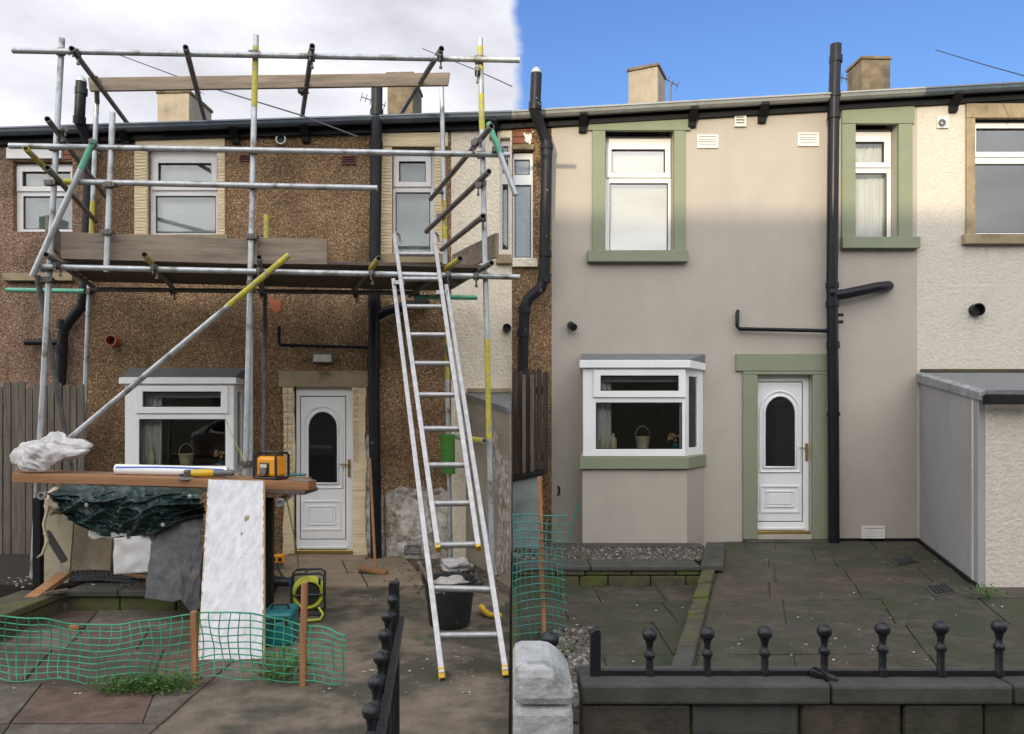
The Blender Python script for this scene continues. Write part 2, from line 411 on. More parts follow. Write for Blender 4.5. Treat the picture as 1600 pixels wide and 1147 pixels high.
m_rubber = mat('black_rubber_mat', (.035, .04, .046), (.026, .03, .034), scale=8, rough=.6)
m_bucket = mat('black_builders_bucket', (.02, .021, .023), (.014, .015, .016), scale=8, rough=.5, stain=(.33, .32, .31), sscale=5.5, slo=.63, shi=.68)
m_conc = mat('yard_concrete', (.165, .13, .095), (.105, .083, .06), scale=6, rough=.8, bump=.7, bscale=45, stain=(.045, .042, .026), sscale=1.9, slo=.47, shi=.60)
m_concl = mat('pale_step_concrete', (.27, .21, .145), (.20, .155, .105), scale=4, rough=.85, bump=.4, bscale=40, stain=(.12, .09, .06), sscale=2.5, slo=.52, shi=.72)
m_flag = [mat('wet_flagstone_%s' % n, c, tuple(x * .5 for x in c), scale=7, rough=.6, bump=.7, bscale=30, stain=s_, sscale=2.3, slo=.44, shi=.60, rvar=.15)
          for n, c, s_ in (('grey', (.060, .052, .038), (.026, .031, .014)), ('brown', (.070, .054, .037), (.032, .030, .016)), ('green', (.054, .052, .032), (.024, .033, .013)))]
m_flagl = [mat('red_flagstone_%s' % n, c, tuple(x * .6 for x in c), scale=7, rough=.65, bump=.7, bscale=30, stain=s_, sscale=2.4, slo=.46, shi=.62, rvar=.15)
           for n, c, s_ in (('plain', (.135, .082, .058), (.06, .045, .028)), ('grey', (.13, .105, .085), (.06, .05, .033)), ('dark', (.095, .065, .048), (.045, .04, .022)))]
m_moss = mat('mossy_stone', (.07, .062, .036), (.04, .034, .02), scale=7, rough=.95, bump=.8, bscale=22, stain=(.065, .075, .014), sscale=3.2, slo=.45, shi=.62)
m_darkstone = mat('dark_coping_stone', (.062, .060, .053), (.036, .036, .031), scale=6, rough=.75, bump=.5, bscale=28, stain=(.025, .026, .02), sscale=2.5, slo=.5, shi=.68)
m_soil = mat('dark_soil', (.022, .017, .012), (.012, .01, .007), scale=14, rough=1, bump=1, bscale=30)
m_ground = mat('back_lane_ground', (.06, .056, .05), (.04, .037, .033), scale=2, rough=.9, bump=.4, bscale=30)
m_white = mat('white_painted_stone', (.40, .405, .40), (.29, .295, .29), scale=11, rough=.8, bump=.9, bscale=16, bdist=.02, stain=(.15, .15, .14), sscale=6, slo=.55, shi=.68)
m_ob = mat('grey_render_wall', (.30, .262, .205), (.25, .215, .165), scale=3, rough=.9, bump=.35, bscale=30, stain=(.17, .14, .10), sscale=2, slo=.52, shi=.75)
m_obblue = mat('pale_grey_painted_render', (.33, .325, .325), (.30, .297, .298), scale=3, rough=.85, bump=.2, bscale=40, stain=(.26, .255, .25), sscale=1.4, slo=.5, shi=.75, stretch=(1, 1, .5))
m_lowwall = mat('pale_blue_render', (.24, .27, .27), (.18, .205, .205), scale=4, rough=.85, bump=.2, bscale=30, stain=(.12, .135, .13), sscale=3, slo=.5, shi=.7)
m_lead = mat('lead_sheet', (.16, .165, .175), (.11, .115, .12), scale=8, rough=.55, bump=.3, bscale=18)
m_leadp = mat('painted_lead_edge', (.30, .31, .33), (.17, .18, .19), scale=6, rough=.6, bump=.4, bscale=20)
m_slate = mat('roof_slate', (.06, .062, .066), (.04, .042, .046), scale=8, rough=.6)
m_brass = mat('brass', (.55, .40, .14), rough=.3, metal=.9)
m_terra = mat('terracotta', (.42, .12, .045), rough=.7)
m_brick = mat('red_brick', (.30, .12, .07), (.22, .085, .05), scale=10, rough=.9, bump=.3, bscale=40)
m_airbrick = mat('dark_red_airbrick', (.10, .028, .025), rough=.8)
m_wplas = mat('white_vent_plastic', (.72, .70, .66), rough=.4)
m_cable = mat('black_cable', (.02, .02, .02), rough=.6)
m_cabley = mat('yellow_cable', (.46, .50, .04), rough=.5)
m_cream_pot = mat('cream_ceramic', (.58, .53, .36), rough=.35)
m_leaf = mat('weed_leaf', (.075, .16, .025), (.045, .10, .016), scale=9, rough=.6)
m_grassm = mat('artificial_grass', (.055, .20, .022), (.035, .14, .014), scale=40, rough=.8, bump=.6, bscale=90)
m_debris = mat('plaster_crumbs', (.42, .40, .36), (.30, .28, .25), scale=20, rough=.95)
m_gravels = [mat('gravel_%s' % n, c, rough=.8) for n, c in (('grey', (.085, .078, .068)), ('pale', (.20, .185, .16)), ('brown', (.075, .058, .042)))]
m_blue = mat('blue_plastic', (.02, .09, .42), rough=.4)
m_aerial = mat('aerial_metal', (.10, .10, .10), rough=.5, metal=.5)
m_lamp_face = mat('floodlight_glass', (.62, .58, .50), (.50, .46, .39), scale=6, rough=.2)

# ------------------------------------------------------------------ the ground
def eave(px):
    pts = [(-400, 211), (57, 196), (793, 172.5), (806, 172), (1541, 130), (2000, 104)]
    for (a, ya), (b, yb) in zip(pts, pts[1:]):
        if px <= b: return lerp(ya, yb, (px - a) / (b - a))
    return pts[-1][1]
mb = MB(); mb.add([(-250, -250, -.29), (250, -250, -.29), (250, 250, -.29), (-250, 250, -.29)], [(0, 1, 2, 3)])
struct(build('ground', mb, m_ground))
def pl(pts, z0, z1): return MB().prism([(x, y, z0) for x, y in pts], (0, 0, z1 - z0))
yard_l = struct(build('concrete_yard', pl([(-9, .02), (-.02, .02), (-.02, -9.5), (-9, -9.5)], -.4, ZL - .004), m_conc))
def kx(d): return 2.80 - .32 * d
yard_r = struct(build('path', pl([(kx(0), .02), (9, .02), (9, -6.72), (kx(6.72), -6.72)], -.4, -.016), m_moss))
yard_s = struct(build('sunken_yard', pl([(.0, .02), (kx(0) - .004, .02), (kx(6.72) - .004, -6.72), (0, -6.72)], -.4, ZS - .016), m_moss))

def flags(parent, rows, xl, xr, z, mats, wmin, wmax, skip=None, seed=1, shear=-.32):
    rnd = random.Random(seed)
    for d0, d1 in zip(rows, rows[1:]):
        c = xl(d0) ; off = 0.0
        first = True
        while True:
            w = rnd.uniform(wmin, wmax)
            if first: w *= rnd.uniform(.5, 1); first = False
            a0, a1 = xl(d0) + off, xl(d1) + off
            b0, b1 = a0 + w, a1 + w
            lim0, lim1 = xr(d0), xr(d1)
            last = b0 > lim0 - .25
            if last: b0, b1 = lim0, lim1
            off += w
            mid = ((a0 + b0 + a1 + b1) / 4, -(d0 + d1) / 2)
            if not (skip and skip(*mid)):
                gq = .007
                zz = [z + rnd.uniform(-.006, .004) for _ in range(4)]
                jt = lambda: rnd.uniform(-.008, .008)
                c8 = [(a1 + gq, -d1 + gq, z - .05), (b1 - gq, -d1 + gq, z - .05), (b0 - gq, -d0 - gq, z - .05), (a0 + gq, -d0 - gq, z - .05)]
                c8 += [(a1 + gq + jt(), -d1 + gq + jt(), zz[0]), (b1 - gq + jt(), -d1 + gq + jt(), zz[1]), (b0 - gq + jt(), -d0 - gq + jt(), zz[2]), (a0 + gq + jt(), -d0 - gq + jt(), zz[3])]
                o = build('flagstone', MB().hexa(c8), rnd.choice(mats), parent, bevel=.006)
            if last: break
# right path and sunken paving
flags(yard_r, [.02, .62, 1.3, 1.75, 2.5, 3.15, 4.0, 4.75, 5.6, 6.7], lambda d: kx(d) + .02, lambda d: 5.40 - .33 * d if d < 2.8 else 6.2, ZR, m_flag, .75, 1.35, seed=3)
flags(yard_s, [2.06, 2.75, 3.45, 4.35, 5.3, 6.7], lambda d: .06, lambda d: kx(d) - .16, ZS, m_flag, .6, 1.1, seed=5)
# left yard flags
flags(yard_l, [2.72, 3.35, 3.95, 4.7, 5.4, 6.2], lambda d: -5.4 + .32 * d, lambda d: -2.15, ZL + .012, m_flagl, .55, 1.0, seed=9)
# worn concrete apron in front of the left door
rr = random.Random(4)
for (x0, x1, d0, d1) in ((-3.25, -2.30, .28, 1.10), (-2.29, -1.45, .05, 1.0), (-3.15, -2.15, 1.11, 1.75), (-2.14, -1.35, 1.01, 1.70)):
    z = ZL + .03
    build('concrete_slab', MB().hexa([(x0 + .32 * d1, -d1, z - .05), (x1 + .32 * d1 - .008, -d1, z - .05), (x1 + .32 * d0 - .008, -d0, z - .05), (x0 + .32 * d0, -d0, z - .05),
                                      (x0 + .32 * d1, -d1, z - .008), (x1 + .32 * d1 - .008, -d1, z), (x1 + .32 * d0 - .008, -d0, z + .004), (x0 + .32 * d0, -d0, z)]), m_concl, yard_l, bevel=.008)

# ------------------------------------------------------------------ window / door builders
def box_px(px0, py0, px1, py1, d0, d1):
    x0, x1, z0, z1 = RX(px0, py0, px1, py1, 0)
    return MB().box(x0, x1, -d1, -d0, z0, z1)
def window(house, fr, panes, d, gmat, bmat, fmat, sash=True, dep=.07, head=None):
    x0, x1, z0, z1 = RX(*fr, 0)
    if head: z1 = P(0, head, 0).z
    holes = []
    for i, p in enumerate(panes):
        ex = 3 if (i == 0 and sash) else 0
        holes.append(RX(p[0] - ex, p[1] - ex, p[2] + ex, p[3] + ex, 0))
    w = build('window', MB().plate(x0, x1, z0, z1, holes, -d, -d + dep), fmat, house, bevel=.005)
    for i, p in enumerate(panes):
        a = RX(*p, 0)
        if i == 0 and sash:
            b = RX(p[0] - 9, p[1] - 8, p[2] + 9, p[3] + 8, 0)
            b = (max(b[0], x0 + .01), min(b[1], x1 - .01), b[2], min(b[3], z1 - .01))
            build('sash', MB().plate(b[0], b[1], b[2], b[3], [a], -d - .022, -d - .002), fmat, w, bevel=.005)
        s_ = .012
        build('seal', MB().plate(a[0] - .002, a[1] + .002, a[2] - .002, a[3] + .002, [(a[0] + s_, a[1] - s_, a[2] + s_, a[3] - s_)], -d + .012, -d + .02), m_seal, w)
        build('pane', MB().box(a[0] - .004, a[1] + .004, -d + .022, -d + .026, a[2] - .004, a[3] + .004), gmat, w)
    if bmat:
        n = 60
        def fn(u, v):
            return (lerp(x0 + .02, x1 - .02, u), -d + .13 + (.03 * noise.noise(Vector((u * 9, v * .6, x0))) + .012 * noise.noise(Vector((u * 26, v * .4, x0))) if bmat is m_net else 0), lerp(z1 - .02, z0 + .02, v))
        build('blind_or_backing', MB().grid(fn, n, 2), bmat, w, smooth=60)
    return w
def arch_pts(xc, hw, zb, zs, n=14):
    pts = [(xc - hw, zb), (xc + hw, zb)]
    for k in range(n + 1):
        a = math.pi * k / n
        pts.append((xc + hw * math.cos(a), zs + hw * 1.12 * math.sin(a)))
    return pts
def door(house, fr, leaf, glass_, panel, handle, d, thr, head):
    x0, x1, z0, z1 = RX(*fr, 0); l = RX(*leaf, 0); z1 = P(0, head, 0).z
    dr = build('door', MB().plate(x0, x1, z0, z1, [(l[0] - .012, l[1] + .012, l[2] - .012, l[3] + .012)], -d, -d + .08), m_upvc, house, bevel=.006)
    build('seal', MB().plate(l[0] - .014, l[1] + .014, l[2] - .014, l[3] + .014, [l], -d + .02, -d + .03), m_seal, dr)
    build('leaf', MB().box(l[0], l[1], -d + .006, -d + .05, l[2], l[3]), m_upvc, dr, bevel=.004)
    g_ = RX(*glass_, 0); xc = (g_[0] + g_[1]) / 2; hw = (g_[1] - g_[0]) / 2; zs = g_[3] - hw * 1.12
    y = -d + .006
    build('door_glass', MB().prism([(x, y - .006, z) for x, z in arch_pts(xc, hw - .015, g_[2] + .015, zs)], (0, .004, 0)), m_darkglass, dr)
    outl = [Vector((x, y - .008, z)) for x, z in arch_pts(xc, hw, g_[2], zs)]
    build('glass_bead', MB().tube(outl + [outl[0]], .017, 8), m_upvc, dr, smooth=50)
    out2 = [Vector((x, y - .004, z)) for x, z in arch_pts(xc, hw + .055, g_[2] - .06, zs)]
    build('moulding', MB().tube(out2 + [out2[0]], .016, 8), m_upvc, dr, smooth=50)
    p = RX(*panel, 0)
    for k, (e, t) in enumerate(((0, .03), (.075, .022))):
        a = (p[0] + e, p[1] - e, p[2] + e, p[3] - e)
        build('moulding', MB().plate(*a, [(a[0] + t, a[1] - t, a[2] + t, a[3] - t)], y - .014, y + .004), m_upvc, dr, bevel=.006)
    e = .11
    build('raised_panel', MB().box(p[0] + e, p[1] - e, y - .010, y + .004, p[2] + e, p[3] - e), m_upvc, dr, bevel=.006)
    h = RX(*handle, 0); hb = MB(); xm = h[1] - .03
    hb.box(xm - .018, xm + .018, -d - .012, -d + .02, h[2], h[3])
    zt = lerp(h[2], h[3], .72)
    hb.tube([(xm, -d, zt), (xm, -d - .055, zt), (xm - .12, -d - .06, zt + .004)], .011, 8)
    build('handle', hb, m_brass, dr, smooth=40)
    t = RX(*thr, 0)
    build('threshold', MB().box(t[0], t[1], -d - .05, -d + .06, t[2], t[3]), m_brass, dr, bevel=.004)
    build('weather_bar', MB().box(l[0] - .03, l[1] + .03, -d - .035, -d - .004, t[3] + .015, t[3] + .05), m_upvc, dr, bevel=.008)
    return dr

def house(loc_px, px0, px1, holes, wmat, label, gut, fascia_top=True, d=0.0, zbot=-.4, cat='terraced house', wall_name='wall'):
    xa, xb = (px0 - CX) * D / F, (px1 - CX) * D / F
    h = thing('terraced_house', ((xa + xb) / 2, 0, 0), label, cat, 'terraced houses in the row')
    top = lambda x: P(CX + x * F / D, eave(CX + x * F / D) + 5, 0).z
    hs_ = [RX(*q, 0) for q in holes]
    mb = MB().plate(xa, xb, zbot, 5.4, hs_, -d, .33, top=top)
    w = build('wall', mb, wmat, h)
    # the rest of the shell: party walls, back wall, rooms
    bk = MB()
    bk.box(xa + .01, xa + .1, .335, 6.2, zbot, 5.3); bk.box(xb - .1, xb - .01, .335, 6.2, zbot, 5.3)
    bk.box(xa + .01, xb - .01, 6.21, 6.4, zbot, 5.3); bk.box(xa + .11, xb - .11, 2.6, 2.7, zbot, 5.2); bk.box(xa + .11, xb - .11, .34, 6.2, 2.75, 2.9)
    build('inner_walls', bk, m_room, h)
    def gp(px, dz, dd): 
        p = P(px, eave(px), .22); return Vector((p.x, -dd, p.z + dz))
    n = max(1, int((px1 - px0) / 60))
    prof = [(.085, 0), (.222, 0), (.228, -.022), (.215, -.03), (.205, -.062), (.17, -.088), (.12, -.088), (.09, -.06)]
    gx0, gx1 = xa, xb
    def prow(x):
        px = CX + x * F / (D - .22); z = P(px, eave(px), .22).z
        return [Vector((x, -dd, z + dz)) for dd, dz in prof]
    g = MB(); m = len(prof)
    for x in (gx0, gx1): g.v += prow(x)
    # break at the panel seam only; the eaves line is straight along one house
    for k in range(m): g.f.append((k, (k + 1) % m, m + (k + 1) % m, m + k))
    g.f.append(tuple(range(m))); g.f.append(tuple(range(2 * m - 1, m - 1, -1)))
    build('gutter', g, gut, h, smooth=30)
    def ez(x): px = CX + x * F / (D - .22); return P(px, eave(px), .22).z
    fb = MB().hexa([(gx0, -.055, ez(gx0) - .17), (gx1, -.055, ez(gx1) - .17), (gx1, -.004, ez(gx1) - .17), (gx0, -.004, ez(gx0) - .17),
                    (gx0, -.055, ez(gx0) + .01), (gx1, -.055, ez(gx1) + .01), (gx1, -.004, ez(gx1) + .01), (gx0, -.004, ez(gx0) + .01)])
    build('fascia', fb, m_blackwood, h)  # black board; its colour also carries the shadow under the eaves
    sl = .22
    rf = MB()
    a0, a1 = ez(gx0) - .012, ez(gx1) - .012
    rf.hexa([(gx0, -.14, a0), (gx1, -.14, a1), (gx1, 3.2, a1 + 3.34 * sl), (gx0, 3.2, a0 + 3.34 * sl), (gx0, -.14, a0 + .03), (gx1, -.14, a1 + .03), (gx1, 3.2, a1 + .03 + 3.34 * sl), (gx0, 3.2, a0 + .03 + 3.34 * sl)])
    rf.hexa([(gx0, 3.2, a0 + 3.34 * sl), (gx1, 3.2, a1 + 3.34 * sl), (gx1, 6.6, a1), (gx0, 6.6, a0), (gx0, 3.2, a0 + .03 + 3.34 * sl), (gx1, 3.2, a1 + .03 + 3.34 * sl), (gx1, 6.6, a1 + .03), (gx0, 6.6, a0 + .03)])
    build('roof', rf, m_slate, h)
    return h
def slab_px(name, h, px0, py0, px1, py1, m_, d0=-.03, d1=.035, bevel=.006):
    return build(name, box_px(px0, py0, px1, py1, d0, d1), m_, h, bevel=bevel)
def bracket(h, px, py0, py1, m_=None):
    x0, x1, z0, z1 = RX(px - 6, py0, px + 6, py1, .1)
    mb = MB().prism([(x0, -.004, z0), (x0, -.06, z0), (x0, -.075, z0 + .06), (x0, -.20, z1 - .04), (x0, -.20, z1), (x0, -.004, z1)], (x1 - x0, 0, 0))
    build('gutter_bracket', mb, m_ or m_blackwood, h, bevel=.005)
def airvent(h, px0, py0, px1, py1, m_, name='air_vent', d=.02, n=4):
    a = RX(px0, py0, px1, py1, 0); w = (a[3] - a[2]) * .14
    o = build(name, MB().plate(a[0], a[1], a[2], a[3], [(a[0] + w, a[1] - w, a[2] + w, a[3] - w)], -d, .01), m_, h, bevel=.003)
    build('backing', MB().box(a[0] + .01, a[1] - .01, -.003, .012, a[2] + .01, a[3] - .01), m_ if m_ is m_wplas else m_seal, o)
    zz = (a[3] - a[2] - 2 * w) / n
    for k in range(n):
        zb = a[2] + w + zz * k
        build('slat', MB().hexa([(a[0] + w, -d + .003, zb), (a[1] - w, -d + .003, zb), (a[1] - w, -d + .006, zb), (a[0] + w, -d + .006, zb),
                                 (a[0] + w, -.005, zb + zz * .9), (a[1] - w, -.005, zb + zz * .9), (a[1] - w, -.004, zb + zz), (a[0] + w, -.004, zb + zz)]), m_, o)
    return o
def stack(h, pts, r, m_, collars=(), name='soil_pipe', cm=None):
    o = build(name, MB().tube(pts, r, 14), m_, h, smooth=50)
    for a, b in collars:
        build('collar', MB().tube([a, b], r * 1.17, 14), cm or m_, o, smooth=50)
    return o
def bay(h, pxl, pxr, pyt, pyb, wl, wr, d, panes, fmat, sillmat, basemat, fascia_py, flash_py, sill, zb, sidepane=True, sill_over=.05):
    """a box bay: front at distance d, sides back to the wall at x = wl and x = wr"""
    f = RX(pxl, pyt, pxr, pyb, d)
    holes = [RX(p[0] - (3 if i == 0 else 0), p[1] - (3 if i == 0 else 0), p[2] + (3 if i == 0 else 0), p[3] + (3 if i == 0 else 0), d) for i, p in enumerate(panes)]
    w = build('bay_window', MB().plate(f[0], f[1], f[2], f[3], holes, -d, -d + .07), fmat, h, bevel=.005)
    for i, p in enumerate(panes):
        a = RX(*p, d)
        if i == 0:
            b = RX(p[0] - 11, p[1] - 9, p[2] + 11, p[3] + 10, d)
            build('sash', MB().plate(*b, [a], -d - .025, -d - .002), fmat, w, bevel=.005)
        build('seal', MB().plate(a[0] - .002, a[1] + .002, a[2] - .002, a[3] + .002, [(a[0] + .012, a[1] - .012, a[2] + .012, a[3] - .012)], -d + .012, -d + .02), m_seal, w)
        build('pane', MB().box(a[0] - .004, a[1] + .004, -d + .022, -d + .026, a[2] - .004, a[3] + .004), m_glass, w)
    for xf, xw in ((f[0], wl), (f[1], wr)):       # side lights
        s = 1 if xw > (f[0] + f[1]) / 2 else -1
        t = -s * .06
        A, B = Vector((xf, -d + .072, 0)), Vector((xw, -.002, 0))
        def at(u, z, off=0): 
            p = A.lerp(B, u); return (p.x + off, p.y, z)
        fr = MB()
        for u0, u1, z0, z1 in ((0, .24, f[2], f[3]), (.76, 1, f[2], f[3]), (.24, .76, f[2], f[2] + .10), (.24, .76, f[3] - .10, f[3])):
            fr.hexa([at(u0, z0), at(u1, z0), at(u1, z0, t), at(u0, z0, t), at(u0, z1), at(u1, z1), at(u1, z1, t), at(u0, z1, t)])
        build('side_frame', fr, fmat, w)
        pn = MB().hexa([at(.24, f[2] + .1, t * .4), at(.76, f[2] + .1, t * .4), at(.76, f[2] + .1, t * .5), at(.24, f[2] + .1, t * .5), at(.24, f[3] - .1, t * .4), at(.76, f[3] - .1, t * .4), at(.76, f[3] - .1, t * .5), at(.24, f[3] - .1, t * .5)])
        build('pane', pn, m_glass, w)
    # fascia board, roof, flashing
    zt0 = P(0, fascia_py[1], d).z; zt1 = P(0, fascia_py[0], d).z
    o_ = .05
    poly = [(f[0] - o_, -d - o_), (f[1] + o_, -d - o_), (wr + o_ * .8, -.002), (wl - o_ * .8, -.002)]
    build('bay_fascia', MB().prism([(x, y, zt0) for x, y in poly], (0, 0, zt1 - zt0)), fmat, w, bevel=.006)
    zf = P(0, flash_py, 0).z
    rp = MB().hexa([(f[0] - .03, -d - .03, zt1 + .002), (f[1] + .03, -d - .03, zt1 + .002), (wr + .03, -.006, zt1 + .002), (wl - .02, -.006, zt1 + .002),
                    (f[0] - .02, -d - .02, zt1 + .012), (f[1] + .02, -d - .02, zt1 + .012), (wr + .03, -.006, zf), (wl - .02, -.006, zf)])
    build('bay_roof', rp, m_lead, w)
    so_ = sill_over
    z0, z1 = P(0, sill[1], d + .05).z, P(0, sill[0], d + .05).z
    poly = [(f[0] - so_, -d - so_), (f[1] + so_ * .6, -d - so_), (wr + .05, -.002), (wl - .03, -.002)]
    build('bay_sill', MB().prism([(x, y, z0) for x, y in poly], (0, 0, z1 - z0)), sillmat, w, bevel=.006)
    poly = [(f[0] - .012, -d - .0), (f[1] + .02, -d - .0), (wr + .02, -.002), (wl - .01, -.002)]
    build('bay_base', MB().prism([(x, y, zb) for x, y in poly], (0, 0, z0 - .003 - zb)), basemat, w, bevel=.008)
    build('window_board', MB().prism([(x, y * .9 + .04, z1 + .004) for x, y in poly], (0, 0, .02)), fmat, w)
    # curtain hung at one side inside
    zc0, zc1 = f[2] + .06, f[3] - .05
    def cf(u, v): return (f[0] + .10 + u * .28, -d + .16 + .05 * noise.noise(Vector((u * 6, v * .5, wl))) + .02 * noise.noise(Vector((u * 17, v * .4, wl))) + .03 * u, lerp(zc1, zc0, v))
    build('curtain', MB().grid(cf, 48, 3), m_net, w, smooth=60)
    a = RX(*panes[0], d)
    build('roller_blind', MB().box(a[0] - .05, a[1] + .02, -d + .12, -d + .125, lerp(a[2], a[3], .62), a[3] + .1), m_blind_blue, w)
    return w

# ------------------------------------------------------------------ the row of houses
# far-left neighbour
h1 = house(None, -330, 133, [(20, 252, 113, 362)], m_pebble_red, 'red-brown pebbledashed neighbour with a white window behind the left end of the scaffold', m_gutter_l)
window(h1, (20, 253, 113, 361), [(30, 266, 106, 289), (30, 304, 108, 356)], -.08, m_glass, m_blind_blue, m_upvc_l)
slab_px('lintel', h1, 12, 232, 98, 249, m_upvc_l); slab_px('window_sill', h1, 10, 428, 118, 440, m_oldstone, d1=.08)
for k in range(2): slab_px('brick', h1, 99 + k * 1.0, 236 + k * 7, 112 + k, 242 + k * 7, m_brick, d1=.012)
stack(h1, [P(127, 128, .30), P(124, 185, .30), P(124, 190, .28), P(140, 228, .13), P(141, 240, .12), P(134, 440, .12), P(128, 478, .12), P(106, 505, .12), P(98, 520, .12), P(94, 620, .12), P(92, 760, .12)], .066, m_pipe_old,
      [(P(124.3, 182, .30), P(124, 194, .28)), (P(127, 138, .30), P(126.8, 148, .30)), (P(100, 500, .12), P(98, 515, .12)), (P(96, 540, .12), P(95.8, 552, .12))])
build('vent_cowl', MB().lathe([(.06, 0), (.064, .02), (.058, .05), (.03, .085), (.0, .095)], P(127, 130, .30), 14), m_galv, h1, smooth=50)
stack(h1, [P(40, 535, .10), P(94, 535, .11)], .04, m_pipe, name='waste_pipe')

# the house being rendered
h2 = house(None, 133.03, 705, [(230, 231, 341, 367), (612, 231, 680, 397), (205, 612, 366, 730), (459, 604, 552, 865)], m_pebble,
           'house of bare brown pebbledash behind the scaffold, its window surrounds keyed with cream mortar', m_gutter_l)
window(h2, (230, 233, 341, 367), [(243, 252, 327, 287), (238, 303, 333, 362)], -.09, m_glass, m_blind, m_upvc_l, head=231)
window(h2, (612, 240, 680, 397), [(622, 249, 664, 281), (616, 297, 671, 392)], -.10, m_glass, m_blind_blue, m_upvc_l, head=231)
slab_px('lintel', h2, 213, 207, 352, 230.5, m_keyed, d1=.03); slab_px('jamb', h2, 211, 231, 230.6, 370, m_keyed, d1=.025); slab_px('jamb', h2, 340.6, 231, 352, 370, m_keyed, d1=.025)
slab_px('lintel', h2, 596, 208, 700, 230, m_keyed, d1=.03); slab_px('jamb', h2, 594, 230.5, 612.6, 398, m_keyed, d1=.025); slab_px('jamb', h2, 679.5, 230.5, 694, 398, m_keyed, d1=.025)
slab_px('window_sill', h2, 205, 368, 358, 384, m_oldstone, d1=.07); slab_px('window_sill', h2, 594, 398, 700, 412, m_oldstone, d1=.07)
# keyed ridges scratched into the mortar
rk = random.Random(12)
for (a, b, c, e) in ((213, 233, 229, 366), (342, 233, 351, 366), (596, 233, 611, 395), (680.5, 233, 693, 395)):
    kb = MB(); y = c
    yy = b
    while yy < e:
        x0, x1, z0, z1 = RX(a, yy, c, yy + 2.6, 0)
        t_ = rk.uniform(-.012, .012)
        kb.hexa([(x0, -.033, z0 + t_), (x1, -.033, z0 - t_), (x1, -.02, z0 - t_), (x0, -.02, z0 + t_), (x0, -.033, z1 + t_), (x1, -.031, z1 - t_), (x1, -.02, z1 - t_), (x0, -.02, z1 + t_)])
        yy += rk.uniform(4.2, 5.4)
    stuff(build('keying_ridge', kb, m_keyed, h2))
door(h2, (461, 606, 551, 863), (468, 620, 538, 843), (479, 642, 527, 756), (470, 782, 532, 830), (530, 718, 548, 746), -.05, (459.5, 860, 551, 864.5), 604)
slab_px('lintel', h2, 437, 580, 576, 605, m_oldstone, d1=.05)
kb = MB()          # the raised web of cut mortar on the door jambs
for (a, c) in ((444, 459), (552, 560)):
    y = 608
    while y < (770 if a < 500 else 720):
        for k in range(2):
            x0, x1, z0, z1 = RX(a + k * (c - a) / 2 + 1.1, y + rk.uniform(-1, 1), a + (k + 1) * (c - a) / 2 - 1.1, y + 6.6, 0)
            kb.box(x0, x1, -.065, -.03, z0, z1)
        y += 9.6
stuff(build('mortar_key', kb, m_keyed, h2, bevel=.004))
build('door_step', MB().box(*RX(443, 0, 578, 0, 0)[:2], -.30, .02, -.4, P(0, 866, 0).z), m_concl, h2, bevel=.015)
bay(h2, 195, 365, 600, 745, P(205, 0, 0).x, P(381, 0, 0).x, .55, [(224, 612, 346, 636), (217, 655, 352, 728)], m_upvc, m_oldstone, m_pebble, (590, 600), 575, (745, 760), -.3)
for a in ((375, 243, 394, 253), (535, 244, 556, 258)): airvent(h2, *a, m_airbrick, 'air_brick', n=3)
def ring(h, px, py, r, m_, mi, depth=.05, name='vent_pipe'):
    c = P(px, py, 0)
    o = build(name, MB().lathe([(r, 0), (r, depth), (r * .82, depth), (r * .8, .004)], c + Vector((0, .004, 0)), 20, axis=(0, -1, 0)), m_, h, smooth=40)
    build('bore', MB().lathe([(r * .79, 0), (r * .78, .012)], c, 20, axis=(0, -1, 0)), mi, o)
    return o
ring(h2, 440, 219, .068, m_wplas, m_seal)
ring(h2, 179, 533, .075, m_terra, m_seal, .11)
for px, a, b in ((366, 198, 222), (476, 194, 220), (194, 203, 226)): bracket(h2, px, a, b)
sp2 = stack(h2, [P(589, 133, .16), P(588, 240, .16), P(585, 470, .14), P(584, 610, .14), P(588, 885, .14)], .075, m_pipe_old,
      [(P(588.6, 172, .16), P(588.5, 182, .16)), (P(588, 222, .16), P(588, 240, .16)), (P(584.8, 470, .14), P(584.7, 484, .14)), (P(584.2, 560, .14), P(584.2, 574, .14))])
build('branch', MB().tube([P(585, 497, .14), P(606, 485, .14), P(640, 477, .12), P(668, 473, .02)], .062, 12), m_pipe_old, sp2, smooth=50)
stack(h2, [P(436, 510, .05), P(436, 536, .06), P(439, 539, .06), P(580, 543, .1)], .022, m_pipe, name='waste_pipe')
fl = build('floodlight', box_px(490, 552, 523, 568, .0, .10), m_gplas, h2, bevel=.012)
build('lens', box_px(493, 555, 520, 566, .101, .106), m_lamp_face, fl)
# bared rubble at the wall foot
def patch(h, pts, m_, d=.014, name='bared_stone'):
    rp_ = random.Random(len(pts)); poly = []
    n = len(pts)
    for i in range(n):
        a, b = Vector(pts[i]), Vector(pts[(i + 1) % n])
        for k in range(5):
            q_ = a.lerp(b, k / 5); poly.append((q_.x + rp_.uniform(-1.6, 1.6), q_.y + rp_.uniform(-2.2, 2.2)))
    return build(name, MB().prism([P(x, y, 0) + Vector((0, -d, 0)) for x, y in poly], (0, d + .02, 0)), m_, h)
patch(h2, [(603, 770), (628, 760), (660, 764), (690, 762), (703, 772), (703, 880), (603, 880)], m_rubble)
patch(h2, [(443, 606), (460, 606), (460, 700), (460, 866), (442, 866), (446, 760), (444, 690)], m_keyed, .035, 'jamb')
patch(h2, [(551.5, 606), (574, 606), (570, 660), (574, 720), (571, 800), (574, 872), (551.5, 872)], m_keyed, .035, 'jamb')
patch(h2, [(571, 690), (580, 668), (577, 740), (583, 800), (578, 860), (571, 870)], m_plast, .012, 'plaster_splash')
